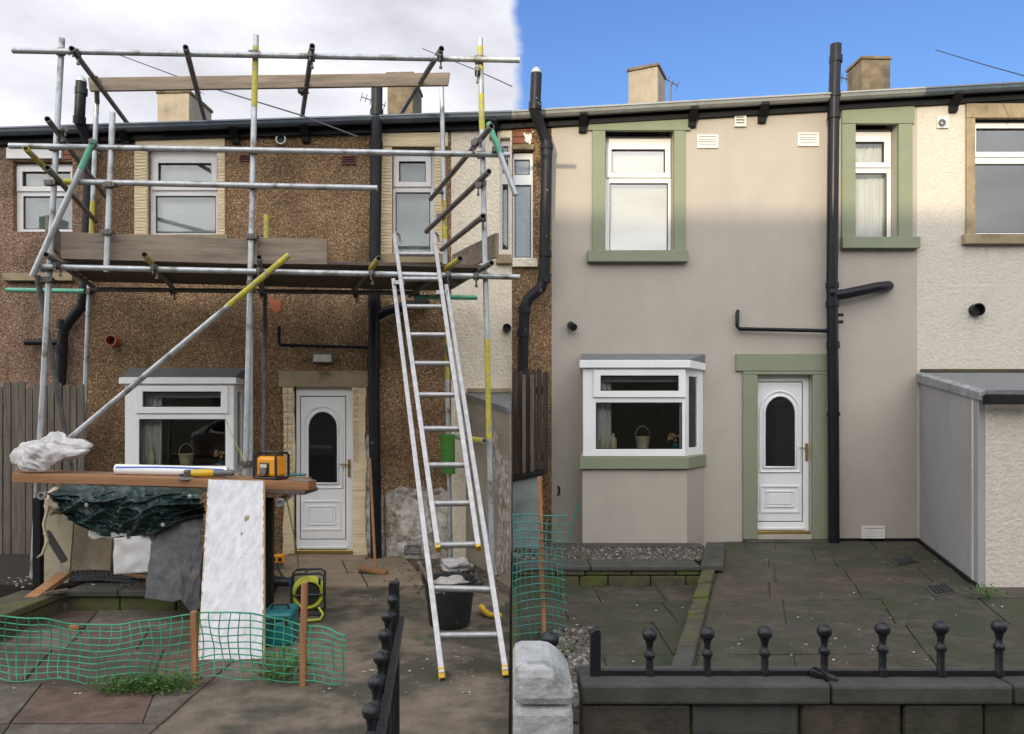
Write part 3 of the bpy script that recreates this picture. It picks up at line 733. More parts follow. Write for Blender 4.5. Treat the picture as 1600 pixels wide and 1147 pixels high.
patch(h2, [(612, 792), (640, 776), (668, 790), (676, 830), (650, 842), (622, 836)], m_plast, .022, 'plaster_splash')
patch(h2, [(676, 772), (699, 770), (700, 838), (688, 850), (680, 812)], m_plast, .019, 'plaster_splash')
patch(h2, [(606, 846), (640, 848), (628, 868), (606, 872)], m_plast, .02, 'plaster_splash')
patch(h2, [(421, 466), (438, 470), (441, 486), (430, 490), (422, 480)], m_terra, .008, 'bared_brick')
patch(h2, [(577, 775), (600, 775), (600, 880), (577, 880)], m_rubble, .011)
airvent(h2, 632, 852, 658, 866, m_gplas, 'air_brick', d=.025, n=3)

# cream neighbour
h3 = house(None, 705.03, 799.77, [(781, 215, 797, 395)], m_cream, 'narrow cream roughcast house beside the ladder, between scaffold and downpipe', m_gutter_l)
window(h3, (781, 216, 797, 395), [(785, 225, 794, 268), (785, 285, 794, 388)], -.08, m_glass, m_blind_blue, m_upvc_l, sash=False)
slab_px('window_sill', h3, 775, 399, 799, 413, m_oldstone, d1=.07); bracket(h3, 771, 188, 214)
ring(h3, 792, 513, .055, m_pipe, m_seal, .08)

# brown neighbour left of the painted house
h4 = house(None, 799.8, 862, [(801, 235, 833, 406)], m_pebble, 'narrow brown pebbledashed strip of house left of the beige house, behind the bent black pipe', m_gutter)
window(h4, (801, 237, 833, 405), [(804, 247, 828, 271), (804, 287, 830, 401)], -.06, m_frost, None, m_upvc, sash=False)
slab_px('lintel', h4, 801, 228, 834, 235, m_oldstone, d1=.05); slab_px('window_sill', h4, 800.5, 405, 840, 418, m_cream, d1=.06)
for a in ((802, 196, 834, 205), (802, 206, 818, 214), (819, 206, 834, 214), (802, 215, 834, 224)): slab_px('brick', h4, *a, m_brick, d1=.014)
patch(h4, [(818, 210), (826, 212), (832, 207), (831, 219), (829, 226), (824, 225), (819, 216)], m_wplas, .03, 'mortar_dab')
stack(h4, [P(838, 115, .36), P(836, 165, .36), P(836, 175, .34), P(851, 215, .16), P(855, 226, .16), P(853, 300, .16), P(850, 430, .16), P(846, 450, .16), P(826, 466, .17), P(819, 482, .17), P(817, 560, .17), P(816, 640, .17)], .072, m_pipe_old,
      [(P(836.2, 160, .36), P(836, 172, .35)), (P(854.5, 226, .16), P(854.3, 234, .16)), (P(852, 392, .16), P(851.8, 402, .16)), (P(850.5, 432, .16), P(850.2, 442, .16)), (P(819.5, 480, .17), P(819, 490, .17)), (P(817, 516, .17), P(817, 526, .17))])
build('vent_cowl', MB().lathe([(.066, 0), (.07, .03), (.064, .06), (.035, .10), (.0, .115)], P(838, 118, .36), 14), m_galv, h4, smooth=50)

# the painted house
h5 = house(None, 862.03, 1433, [(945, 206, 1053, 393), (1335, 195, 1403, 373), (920, 585, 1090, 706), (1182, 585, 1269, 836)], m_beige,
           'freshly rendered beige house with sage green door and window surrounds', m_gutter)
window(h5, (946, 217, 1052.5, 393), [(958, 227, 1043, 264), (955, 280, 1048, 388)], -.17, m_glass_hi, m_cloud_back, m_upvc, head=206)  # sheet behind the glass is coloured as the reflected clouds
window(h5, (1336, 205, 1402.5, 373), [(1345, 215, 1391, 248), (1341, 264, 1396, 368)], -.17, m_glass, m_net, m_upvc, head=195)
slab_px('lintel', h5, 918, 187, 1078, 205, m_sage); slab_px('jamb', h5, 925, 205.4, 945.5, 393, m_sage); slab_px('jamb', h5, 1052.6, 205.4, 1070, 393, m_sage)
slab_px('window_sill', h5, 917, 393.3, 1073, 411, m_sage, d1=.10)
slab_px('lintel', h5, 1314, 162, 1427, 194.5, m_sage); slab_px('jamb', h5, 1314, 195, 1335.5, 372, m_sage); slab_px('jamb', h5, 1402.6, 195, 1424, 372, m_sage)
slab_px('window_sill', h5, 1312, 372.4, 1432, 390, m_sage, d1=.10)
slab_px('lintel', h5, 1149, 553, 1297, 580, m_sage, d1=.04); slab_px('lintel', h5, 1160, 580.4, 1297, 585.4, m_sage, d1=.035)
slab_px('jamb', h5, 1160, 585.7, 1182.5, 842, m_sage); slab_px('jamb', h5, 1268.6, 585.7, 1296, 842, m_sage)
door(h5, (1182.5, 590, 1268.5, 832), (1188, 597, 1258, 816), (1198, 618, 1248, 731), (1191, 759, 1254, 803), (1252, 693, 1268, 721), -.10, (1182.5, 831, 1268.5, 835.5), 585.4)
build('door_step', MB().box(*RX(1160, 0, 1300, 0, 0)[:2], -.16, .02, -.4, P(0, 842.5, 0).z), m_darkstone, h5, bevel=.012)
bay(h5, 911, 1071, 574, 713, .955, P(1098, 0, 0).x, .55, [(938, 587, 1060, 611), (931, 629, 1066, 702)], m_upvc, m_sage, m_beige, (563, 575), 553, (714, 733), -.3)
for px, a, b in ((911, 178, 204), (1083, 170, 196), (1193, 163, 189)): bracket(h5, px, a, b)
airvent(h5, 1089, 211, 1122, 232, m_wplas); airvent(h5, 1246, 208, 1279, 229, m_wplas); airvent(h5, 1147, 181, 1165, 199, m_wplas, d=.035, n=3)
airvent(h5, 1346, 822, 1382, 845, m_wplas)
sp5 = stack(h5, [P(1306, 70, .17), P(1303, 160, .17), P(1302, 240, .15), P(1300, 450, .14), P(1302, 620, .14), P(1303, 856, .14)], .072, m_pipe,
      [(P(1306, 88, .17), P(1305.8, 98, .17)), (P(1303.5, 144, .17), P(1303.3, 152, .17)), (P(1303, 174, .17), P(1302.8, 186, .17)), (P(1300.3, 442, .14), P(1300.3, 450, .14)), (P(1300.4, 471, .14), P(1300.4, 480, .14)), (P(1301.6, 534, .14), P(1301.8, 545, .14)), (P(1302.3, 644, .14), P(1302.3, 650, .14))])
build('branch', MB().tube([P(1302, 462, .14), P(1318, 460, .15), P(1370, 449, .13), P(1386, 447, .06), P(1388, 447, .0)], .068, 14), m_pipe, sp5, smooth=50)
build('inspection_cap', MB().lathe([(.04, 0), (.04, .02), (.025, .03)], P(1301, 457, .21), 14, axis=(0, -1, 0)), m_pipe, sp5, smooth=40)
for y in (492, 503): build('boss', MB().tube([P(1306, y, .14), P(1317, y, .14)], .022, 10), m_pipe, sp5, smooth=40)
stack(h5, [P(1153, 486, .03), P(1152, 492, .07), P(1152, 510, .07), P(1155, 514, .07), P(1298, 517, .12)], .026, m_pipe, [(P(1290, 516.8, .12), P(1296, 517, .12))], name='waste_pipe')
build('overflow_pipe', MB().tube([P(892, 508, -.01), P(892, 508, .06), P(897, 512, .13)], .05, 12), m_pipe, h5, smooth=40)
build('plinth', MB().box(*RX(1310, 0, 1437, 0, 0)[:2], -.02, .02, -.05, .035), m_blackwood, h5)
build('hook', MB().tube([P(872, 760, 0), P(874, 762, .05), P(874, 770, .05), P(872, 774, .0)], .012, 8), m_iron, h5, smooth=40)

# pale neighbour on the right
h6 = house(None, 1433.03, 1900, [(1521, 186, 1640, 367)], m_cream2, 'pale roughcast house at the right end of the row with a round black vent', m_gutter_l)
window(h6, (1521.5, 187, 1639, 366), [(1531, 197, 1629, 234), (1524, 252, 1635, 361)], -.10, m_glass_hi, m_room, m_upvc, head=186)  # no blind here: dark sheet painted to stand for the unlit room
slab_px('lintel', h6, 1508, 163, 1655, 185.5, m_oldstone); slab_px('jamb', h6, 1508, 186, 1521.6, 367, m_oldstone); slab_px('jamb', h6, 1639.4, 186, 1654, 367, m_oldstone)
slab_px('window_sill', h6, 1502, 367.6, 1662, 383, m_oldstone, d1=.09); bracket(h6, 1494, 146, 172)
fv = build('fan_vent', box_px(1463, 183, 1481, 201, -.002, .03), m_wplas, h6, bevel=.004)
for k in range(3): build('grille', MB().tube([P(1472 + 5.5 * math.cos(a * math.pi / 8) * (1 - .3 * k), 192 + 5.5 * math.sin(a * math.pi / 8) * (1 - .3 * k), .032) for a in range(17)], .006, 6), m_gplas, fv)
ring(h6, 1523, 485, .085, m_pipe, m_seal, .10)

# chimneys (each stands on its own house's roof)
def chimney(h, px0, px1, pyt, pyb, d, depth, rot, m_, cap=True, capm=None):
    a, b = P(px0, pyt, d), P(px1, pyb, d); w = b.x - a.x
    c = Vector(((a.x + b.x) / 2, -d, 0)); M_ = Matrix.Rotation(rot, 4, 'Z')
    mb = MB(); mb.box(-w / 2, w / 2, 0, depth, b.z - .8, a.z)
    cb = MB()
    cb.box(-w / 2 - .02, w / 2 + .02, -.02, depth + .02, a.z + .002, a.z + .05)
    for q_ in (mb, cb): q_.v = [M_ @ p + c for p in q_.v]
    o = build('chimney', mb, m_, h, bevel=.01)
    if cap: build('cap_slab', cb, capm or m_chimstone, o, bevel=.01)
    return o
chimney(h2, 245, 296, 146, 200, -1.2, .75, R(-3), m_chim)
chimney(h3, 605, 645, 118, 185, -1.4, .8, R(-3), m_chimstone)
chimney(h5, 981, 1028, 108, 175, -1.2, .5, R(-24), m_chim)
chimney(h6, 1346, 1392, 93, 150, -1.4, .45, R(3), m_chimstone)

def aerial(pxm, py0, py1, d, tilt, n, label, arms=.28):
    b, t = P(pxm, py1, d), P(pxm, py0, d)
    a = thing('tv_aerial', b, label, 'tv aerial', 'roof aerials')
    build('mast', MB().tube([b, t], .012, 6), m_aerial, a)
    bm_ = MB(); dirv = Vector((math.cos(tilt), .3, math.sin(tilt))).normalized(); s0 = t - dirv * arms * .8
    bm_.tube([s0, t + dirv * arms * .5], .008, 5)
    for k in range(n):
        c = s0 + dirv * (arms * 1.25 * k / (n - 1)); u = Vector((-math.sin(tilt), 0, math.cos(tilt))) * .07
        bm_.tube([c - u, c + u], .006, 5)
    build('boom', bm_, m_aerial, a)
aerial(1048, 128, 170, -1.8, R(-20), 5, 'small aerial on a thin mast beside the beige-house chimney')
aerial(1331, 126, 160, -1.9, R(-6), 6, 'aerial with short bars between tall black pipe and dark stone chimney', .35)
aerial(588, 160, 190, -1.9, R(-15), 6, 'aerial left of the black pipe above the scaffolded house', .30)
aerial(307, 152, 195, -1.9, R(60), 4, 'bent aerial right of the scaffolded house chimney', .25)
for pts, lb in (([P(165, 78, -2), P(300, 128, 0), P(470, 180, 2.5), P(560, 214, 3.4)], 'thin overhead cable slanting down behind the scaffold poles'),
                ([P(660, 76, -1.5), P(745, 110, 0), P(800, 135, 1.5)], 'thin overhead cable at the top right of the scaffold'),
                ([P(1462, 78, -2), P(1541, 102, 0), P(1620, 124, 1)], 'thin overhead cable crossing the blue sky at far right')):
    tag(build('cable', MB().tube(pts, .007, 6), m_cable, loc=pts[0]), lb, 'cable', 'overhead cables')

# ------------------------------------------------------------------ outbuildings, walls, fences
ob = thing('outbuilding', (5.6, -1.3, 0), 'pale grey rendered outbuilding with a lead roof at the right edge', 'outbuilding')
A, B = Vector((5.44, -.002, 0)), Vector((4.54, -2.72, 0))
zA, zB = P(0, 590, 0).z, P(0, 618, 2.72).z
build('side_wall', MB().hexa([A + Vector((0, 0, -.1)), B + Vector((0, 0, -.1)), B + Vector((.06, 0, -.1)), A + Vector((.06, 0, -.1)), A + Vector((0, 0, zA)), B + Vector((0, 0, zB)), B + Vector((.06, 0, zB)), A + Vector((.06, 0, zA))]), m_obblue, ob, bevel=.008)
build('front_wall', MB().box(4.602, 5.02, -2.72, -2.5, -.1, zB - .02), m_cream2, ob)
build('corner_bead', MB().box(4.533, 4.556, -2.728, -2.705, -.05, zB - .05), m_obblue, ob)
build('door', MB().box(5.025, 6.0, -2.66, -2.60, -.05, 1.75), m_stakewood, ob)
build('front_lintel', MB().box(5.025, 6.9, -2.72, -2.5, 1.76, zB - .02), m_cream2, ob)
build('front_wall', MB().box(6.005, 6.9, -2.72, -2.5, -.1, 1.755), m_cream2, ob)
zt = 2.30
build('roof', MB().hexa([(5.47, -.004, zA + .012), (4.56, -2.78, zB + .012), (7, -2.78, zB + .012), (7, -.004, zA + .012), (5.47, -.004, zA + .07), (4.56, -2.78, zB + .05), (7, -2.78, zB + .05), (7, -.004, zA + .07)]), m_lead, ob)
build('verge', MB().hexa([(5.40, -.004, zA - .06), (4.49, -2.80, zB - .05), (4.535, -2.80, zB - .05), (5.435, -.004, zA - .06), (5.40, -.004, zA + .05), (4.49, -2.80, zB + .03), (4.56, -2.80, zB + .055), (5.47, -.004, zA + .075)]), m_leadp, ob, bevel=.006)
build('flashing', MB().box(5.45, 7, -.05, -.003, zA + .072, P(0, 577, 0).z), m_moss, ob)
build('front_gutter', MB().box(4.52, 7, -2.90, -2.81, zB - .09, zB + .0), m_blackwood, ob)
build('plinth', MB().hexa([A + Vector((-.03, 0, -.1)), B + Vector((-.03, -.01, -.1)), B + Vector((-.004, -.01, -.1)), A + Vector((-.004, 0, -.1)), A + Vector((-.03, 0, .03)), B + Vector((-.03, -.01, .03)), B + Vector((-.004, -.01, .03)), A + Vector((-.004, 0, .03))]), m_blackwood, ob)

ol = thing('outbuilding', (-.4, -.8, ZL), 'crumbling grey lean-to wall with a lead capped top behind the ladder foot', 'outbuilding')
A, B = P(728, 870, 0), P(797, 0, 1.72); A.z = B.z = 0; A.y = -.003
zA, zB = P(0, 622, 0).z, P(0, 646, 1.72).z
def hx(z0a, z0b, z1a, z1b, ox0=0, ox1=None, xr=-.012):
    return MB().hexa([A + Vector((ox0, 0, z0a)), B + Vector((ox0, 0, z0b)), Vector((xr, -1.72, z0b)), Vector((xr, -.003, z0a)), A + Vector((ox0, 0, z1a)), B + Vector((ox0, 0, z1b)), Vector((xr, -1.72, z1b)), Vector((xr, -.003, z1a))])
build('side_wall', hx(-.3, -.3, zA, zB), m_ob, ol)
build('roof', hx(zA + .002, zB + .002, zA + .07, zB + .06, -.03, xr=-.008), m_lead, ol)
build('flashing', MB().box(A.x + .02, -.01, -.06, -.004, zA + .072, P(0, 607, 0).z), m_oldstone, ol)
def onside(u, z): p = A.lerp(B, u); return Vector((p.x, p.y, z))
nrm = Vector((-(B.y - A.y), B.x - A.x, 0)).normalized()
if nrm.x > 0: nrm = -nrm
def rpoly(pts, seed):
    r_ = random.Random(seed); res = []
    for i in range(len(pts)):
        a, b = pts[i], pts[(i + 1) % len(pts)]
        for k in range(4): res.append((lerp(a[0], b[0], k / 4) + r_.uniform(-.012, .012), lerp(a[1], b[1], k / 4) + r_.uniform(-.03, .03)))
    return res
pp = rpoly([(.62, 1.35), (.72, 1.5), (.80, 1.2), (.98, 1.15), (.98, -.1), (.72, -.1), (.80, .5), (.70, .95)], 3)
build('bared_stone', MB().prism([onside(u, z) + nrm * .012 for u, z in pp], -nrm * .03), m_rubble, ol)

def pales(th, px0, px1, step, pyt, pyb, d, m_, jit, seed, zb=None):
    r_ = random.Random(seed); x = px0
    while x < px1:
        w = step * r_.uniform(.78, .92)
        t = pyt + r_.uniform(-jit, jit)
        a, b = P(x, t, d), P(x + w, pyb, d)
        zb_ = b.z if zb is None else zb
        dy = r_.uniform(-.008, .008)
        mb = MB().prism([(a.x, -d + dy, zb_), (b.x, -d + dy, zb_), (b.x, -d + dy, a.z - .02), ((a.x + b.x) / 2, -d + dy, a.z), (a.x, -d + dy, a.z - .02)], (0, .022, 0))
        build('pale', mb, m_, th)
        x += step
f1 = thing('timber_fence', P(70, 760, .7), 'weathered grey close-board fence behind the white sacks at far left', 'fence', 'timber fences')
pales(f1, -40, 122, 11.5, 600, 760, .70, m_pale, 5, 1, zb=ZL)
for y in (640, 720): build('rail', MB().box(P(-40, 0, .66).x, P(122, 0, .66).x, -.66, -.62, P(0, y, .66).z - .04, P(0, y, .66).z + .04), m_pale, f1)
f2 = thing('timber_fence', P(826, 745, .62), 'dark brown board fence under the bent black pipe left of the beige house', 'fence', 'timber fences')
pales(f2, 801, 849, 9.4, 576, 742, .62, m_pale_d, 4, 2)
for px in (815, 827): build('cover_strip', box_px(px, 590, px + 5, 735, .66, .69), m_pale, f2)
for y in (610, 715): build('rail', MB().box(P(801, 0, .6).x, P(849, 0, .6).x, -.585, -.55, P(0, y, .6).z - .04, P(0, y, .6).z + .04), m_pale_d, f2)
lw = thing('boundary_wall', (.3, -.9, ZS), 'low pale blue rendered wall with a black coping under the dark fence', 'wall')
xa, xb = P(801, 0, .9).x, P(847, 0, .9).x
zl, zr = P(0, 752, .9).z, P(0, 741, .9).z
build('wall', MB().hexa([(xa, -.9, -.3), (xb, -.9, -.3), (xb, -.5, -.3), (xa, -.5, -.3), (xa, -.9, zl), (xb, -.9, zr), (xb, -.5, zr), (xa, -.5, zl)]), m_lowwall, lw)
build('coping', MB().hexa([(xa, -.95, zl + .003), (xb + .03, -.95, zr + .003), (xb + .03, -.45, zr + .003), (xa, -.45, zl + .003), (xa, -.95, zl + .05), (xb + .03, -.95, zr + .05), (xb + .03, -.45, zr + .05), (xa, -.45, zl + .05)]), m_blackwood, lw, bevel=.008)

# raised bed on the right: kerbs, gravel, mossy front wall
rb = thing('raised_bed', (1.7, -1.2, ZS), 'low stone raised bed of gravel under the beige-house bay window', 'raised bed')
zk = .075
fx = lambda px, d: P(px, 0, d).x
build('back_kerb', MB().box(fx(851, .62), fx(1094, .62), -.84, -.60, -.2, zk), m_darkstone, rb, bevel=.012)
xs_ = [fx(803, 1.9), fx(921, 1.9), fx(1091, 1.9)]
for a, b in zip(xs_, xs_[1:]): build('coping_slab', MB().box(a + .005, b - .005, -2.05, -1.66, .02, zk + random.uniform(-.004, .004)), m_darkstone, rb, bevel=.012)
build('side_slab', MB().hexa([(fx(1092, 2.0), -2.06, .02), (fx(1128, 2.0), -2.06, .02), (fx(1133, .62), -.60, .02), (fx(1104, .62), -.60, .02), (fx(1092, 2.0), -2.06, zk + .01), (fx(1128, 2.0), -2.06, zk + .01), (fx(1133, .62), -.60, zk + .01), (fx(1104, .62), -.60, zk + .01)]), m_darkstone, rb, bevel=.012)
x = xs_[0]; rw = random.Random(21)
xe = fx(1118, 2.0)
for row, (z0, z1) in enumerate(((ZS - .02, -.035), (-.03, .018))):
    x = xs_[0]
    while x < xe - .05:
        w = min(rw.uniform(.25, .5), xe - x)
        build('stone', MB().box(x + .004, x + w - .006, -2.03 + rw.uniform(-.012, .012), -1.8, z0, z1 - .004), m_moss, rb, bevel=.012); x += w
def stones(n, region, zf, rmin, rmax, seed, name, parent=None):
    r_ = random.Random(seed); mb = MB(); mi = []
    for _ in range(n):
        x, y = region(r_); z = zf(x, y); r0 = r_.uniform(rmin, rmax)
        o = len(mb.v); nf = len(mb.f)
        mb.ball((0, 0, 0), r0, 6, (r_.uniform(.8, 1.4), r_.uniform(.8, 1.4), r_.uniform(.5, .8)))
        Mx = Matrix.Rotation(r_.uniform(0, 6.3), 4, 'Z') @ Matrix.Rotation(r_.uniform(-.5, .5), 4, 'X')
        for i in range(o, len(mb.v)): mb.v[i] = Mx @ mb.v[i] + Vector((x, y, z + r0 * .3))
        mi += [r_.choice((0, 0, 1, 2, 2))] * (len(mb.f) - nf)
    o = build(name, mb, m_gravels, parent, smooth=70)
    o.data.polygons.foreach_set('material_index', mi)
    return stuff(o)
build('soil', MB().box(xs_[0], xe - .05, -1.66, -.84, -.2, .03), m_soil, rb)
stones(2600, lambda r_: ((lambda d: (r_.uniform(fx(803, d), fx(1098, d)), -d))(r_.uniform(.86, 1.65))), lambda x, y: .035 + random.uniform(0, .02), .010, .026, 2, 'gravel', rb)
# edging kerb between sunken paving and path
kb_ = thing('kerb', (kx(3.5), -3.5, ZS), 'mossy stone edging kerb between the sunken flags and the path', 'kerb')
dd = 2.1
rk2 = random.Random(8)
while dd < 6.6:
    L_ = rk2.uniform(.5, .9); d1 = min(dd + L_, 6.65)
    a0, a1 = kx(dd), kx(d1); tz = rk2.uniform(.0, .03) + .02
    build('kerb_stone', MB().hexa([(a1 - .13, -d1 + .01, -.3), (a1 + .01, -d1 + .01, -.3), (a0 + .01, -dd, -.3), (a0 - .13, -dd, -.3), (a1 - .13, -d1 + .01, tz), (a1 + .01, -d1 + .01, tz + .01), (a0 + .01, -dd, tz), (a0 - .13, -dd, tz - .01)]), m_moss if dd < 4.5 else m_darkstone, kb_, bevel=.015)
    dd = d1
def gpatch(r_):
    p = G(r_.uniform(866, 926), r_.uniform(985, 1110), ZS); return p.x - (0), p.y
gs = build('gravel_base', MB().prism([G(840, 984, ZS + .004), G(930, 984, ZS + .004), G(905, 1130, ZS + .004), G(800.5, 1130, ZS + .004)], (0, 0, .01)), m_soil)
struct(gs)
stones(700, gpatch, lambda x, y: ZS + .015, .012, .03, 5, 'gravel')
# drain covers set in the path
for q_, lb in (([(1393, 874), (1424, 871), (1432, 878), (1404, 882)], 'small rusty drain cover near the wall at the right of the path'), ([(1450, 918), (1478, 914), (1492, 925), (1462, 930)], 'square drain grating in the path beside the grey outbuilding')):
    c = G(sum(p[0] for p in q_) / 4, sum(p[1] for p in q_) / 4, .006)
    t = thing('drain_cover', c, lb, 'drain cover', 'drain covers in the path')
    pts = [G(x, y, .004) for x, y in q_]
    ce = sum(pts, Vector()) / 4
    build('frame', MB().prism([ce + (p - ce) * 1.25 for p in pts], (0, 0, .008)), m_darkstone, t)
    build('grating', MB().prism(pts, (0, 0, .014)), m_seal, t)
    for k in range(5):
        u = (k + .5) / 5
        build('bar', MB().beam(pts[0].lerp(pts[1], u) + Vector((0, 0, .016)), pts[3].lerp(pts[2], u) + Vector((0, 0, .016)), .014, .008), m_iron, t)

# raised bed on the left: mossy dwarf walls
lb_ = thing('raised_bed', (-4.2, -2.0, ZL), 'mossy dwarf-wall bed with stone slabs under the workbench', 'raised bed')
rw = random.Random(5)
c0 = G(108, 955, ZL)            # inner corner of the sunken part
ztop = -.02
x = c0.x - .02; xe2 = G(322, 955, ZL).x
while x < xe2 - .05:
    w = min(rw.uniform(.35, .6), xe2 - x)
    build('stone', MB().box(x + .004, x + w - .005, c0.y - .0 + rw.uniform(-.012, .012), c0.y + .3, -.3, ztop - .07), m_moss, lb_, bevel=.015)
    build('coping_slab', MB().box(x + .003, x + w - .003, c0.y - .03, c0.y + .33, ztop - .066, ztop), m_darkstone, lb_, bevel=.012); x += w
for k in range(4):
    ya, yb = c0.y - .02 - k * .55, c0.y - .02 - (k + 1) * .55 + .008
    xa_, xb_ = c0.x - .32 * (c0.y + .02 - ya) * .2, 0
    build('stone', MB().box(c0.x - .42, c0.x - .03 + rw.uniform(-.01, .01), yb, ya, -.3, ztop - .07), m_moss, lb_, bevel=.015)
    build('coping_slab', MB().box(c0.x - .45, c0.x - .01, yb, ya, ztop - .066, ztop), m_moss, lb_, bevel=.012)
build('soil', MB().box(-6.6, xe2, c0.y + .34, -.62, -.3, ztop - .03), m_soil, lb_)

# ------------------------------------------------------------------ scaffold
DF, DB = 2.05, .35
TR = .030
sc = thing('scaffold', P(400, 925, DF) * 1.0, 'galvanised tube scaffold with timber deck in front of the brown house', 'scaffolding')
def tube(name, a, b, m_=m_galv, r=TR, bands=(), par=None):
    o = build(name, MB().pipe(a, b, r), m_, par or sc, smooth=40)
    for t0, t1, bm_ in bands:
        p, q_ = Vector(a).lerp(Vector(b), t0), Vector(a).lerp(Vector(b), t1)
        u = (q_ - p).normalized() * .002
        build('paint_band', MB().tube([p + u, q_ - u], r + .0015, 12, cap=False), bm_, o, smooth=40)
    return o
def down(px0, py0, px1, py1, d, zb):      # a standard through two picture points, carried down to the ground
    a, b = P(px0, py0, d), P(px1, py1, d)
    t = (zb - a.z) / (b.z - a.z); return a, a.lerp(b, t)
cme = None
def coupler(p, ax=(0, 0, 1)):
    global cme
    if cme is None:
        mb = MB().tube([(0, 0, -.028), (0, 0, .028)], TR * 1.32, 10)
        mb.box(TR * .9, TR * 2.1, -.03, .03, -.026, .026)
        mb.tube([(TR * 1.6, -.03, 0), (TR * 1.6, -.085, 0)], .010, 6); mb.tube([(TR * 1.6, -.085, 0), (TR * 1.6, -.105, 0)], .018, 6)
        mb.box(-TR * 1.9, -TR * 1.1, -.02, .03, -.02, .02); mb.tube([(-TR * 1.5, .02, 0), (-TR * 1.5, -.07, 0)], .009, 6)
        o = build('coupler', mb, m_coup, None, smooth=40); o.parent = sc; cme = o
    else:
        o = cme.copy(); COL.objects.link(o); o.parent = sc
    o.location = Vector(p) - base(sc)
    o.rotation_euler = Vector(ax).to_track_quat('Z', 'Y').to_euler()
    return o
# standards
a, b = down(97, 60, 62, 700, DF, ZL); tube('standard', a, b)
a, b = down(400, 55, 384, 720, DF, ZL); s2 = tube('standard', a, b, bands=[(.02, .13, m_yel)])
a, b = down(750, 60, 770, 930, DF, ZL); s3 = tube('standard', a, b, bands=[(.015, .06, m_yel), (.10, .165, m_yel), (.54, .72, m_yel)])
a, b = down(391, 440, 391, 720, DF - .14, ZL); tube('standard', a, b, m_galv)
a, b = down(152, 136, 128, 735, DB, ZL); tube('standard', a, b, bands=[(.24, .31, m_yel)])
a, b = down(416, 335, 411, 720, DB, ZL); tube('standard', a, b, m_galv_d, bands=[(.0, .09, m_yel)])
a, b = down(690, 125, 704, 870, DB, ZL); tube('standard', a, b, bands=[(.25, .33, m_yel), (.44, .62, m_yel)])
tube('toe_post', P(176, 176, DF + .05), P(166, 425, DF + .05))
# ledgers
FD = DF + .065
tube('ledger', P(20, 79, FD), P(812, 94, FD))
tube('ledger', P(15, 228, FD), P(797, 242, FD))
tube('ledger', P(100, 284, FD), P(590, 294, FD), bands=[(0, .04, m_yel)])
tube('ledger', P(68, 417, FD), P(812, 433, FD))
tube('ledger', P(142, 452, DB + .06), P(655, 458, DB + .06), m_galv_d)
tube('ledger', P(10, 453, DB + .07), P(132, 455, DB + .07), m_grn)
tube('ledger', P(648, 464, DB + .09), P(746, 465, DB + .09), m_grn)
# transoms under the deck (near end juts out past the ledger)
for (x0, y0, x1, y1, bd) in ((72, 398, 146, 448, None), (226, 398, 274, 455, .18), (405, 402, 410, 460, 0), (592, 404, 550, 458, .25), (719, 404, 640, 462, .3), (768, 411, 700, 452, None)):
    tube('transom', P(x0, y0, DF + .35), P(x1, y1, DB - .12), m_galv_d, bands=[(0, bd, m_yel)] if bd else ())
# guard rails on both ends
for (x0, y0, x1, y1) in ((74, 186, 166, 308), (74, 262, 150, 346), (768, 197, 673, 311), (764, 268, 666, 362), (755, 338, 690, 390)):
    tube('end_rail', P(x0, y0, DF + .45), P(x1, y1, DB - .08), m_galv_d)
tube('end_rail', P(40, 232, DF + .3), P(86, 278, DF - .6), m_yel)
# roof-level transoms
for (x0, y0, x1, y1) in ((112, 76, 200, 194), (290, 74, 322, 196), (488, 72, 471, 190), (690, 76, 626, 178)):
    tube('transom', P(x0, y0, DF + .22), P(x1, y1, -.35), m_galv_d)
# braces
tube('brace', P(147, 218, DF + .12), P(50, 432, DF + .12), bands=[(0, .22, m_grn)])
tube('brace', P(763, 192, DF + .12), P(806, 305, DF + .12), bands=[(0, .42, m_grn)])
tube('brace', P(452, 398, DF + .20), P(84, 706, DF + .20), bands=[(0, .26, m_yel)])
tube('brace', P(58, 430, DF - .05), P(112, 735, DF - .8), m_galv_d)
tube('brace', P(698, 540, .42), P(775, 900, 1.9), m_galv_d)
tube('putlog', P(714, 683, .4), P(757, 689, DF + .15), m_galv, bands=[(.55, 1, m_yel)])
# deck, toe boards, high guard board
def zdeck(x): return lerp(3.365, 3.255, (x - P(95, 0, 2).x) / (P(760, 0, 2).x - P(95, 0, 2).x))
nb = 6; wb = (DF - .10 - .42) / nb
for i in range(nb):
    d0 = .42 + wb * i + .006; d1 = d0 + wb - .012; u = (i + .5) / nb
    xl, xr = fx(lerp(141, 96, u), (d0 + d1) / 2), fx(lerp(690, 758, u), (d0 + d1) / 2)
    xm_ = lerp(xl, xr, (.46, .60, .38, .52, .44, .57)[i])
    for xa, xb in ((xl, xm_ - .006), (xm_ + .006, xr)):
        zz = random.uniform(-.004, .006)
        build('deck_board', MB().hexa([(xa, -d1, zdeck(xa) + zz), (xb, -d1, zdeck(xb) + zz), (xb, -d0, zdeck(xb) + zz), (xa, -d0, zdeck(xa) + zz), (xa, -d1, zdeck(xa) + .038 + zz), (xb, -d1, zdeck(xb) + .038 + zz), (xb, -d0, zdeck(xb) + .038 + zz), (xa, -d0, zdeck(xa) + .038 + zz)]), m_board_d, sc, bevel=.004)
def plank(name, p00, p10, p11, p01, th, m_):   # a board standing on edge: bottom-left, bottom-right, top-right, top-left
    t = Vector((0, th, 0)) if not isinstance(th, Vector) else th
    return build(name, MB().hexa([p00, p10, p10 + t, p00 + t, p01, p11, p11 + t, p01 + t]), m_, sc, bevel=.004)
d_ = DF - .02
plank('toe_board', P(95, 404, d_), P(401, 413, d_), P(401, 374, d_), P(95, 362, d_), .038, m_board)
d_ -= .045
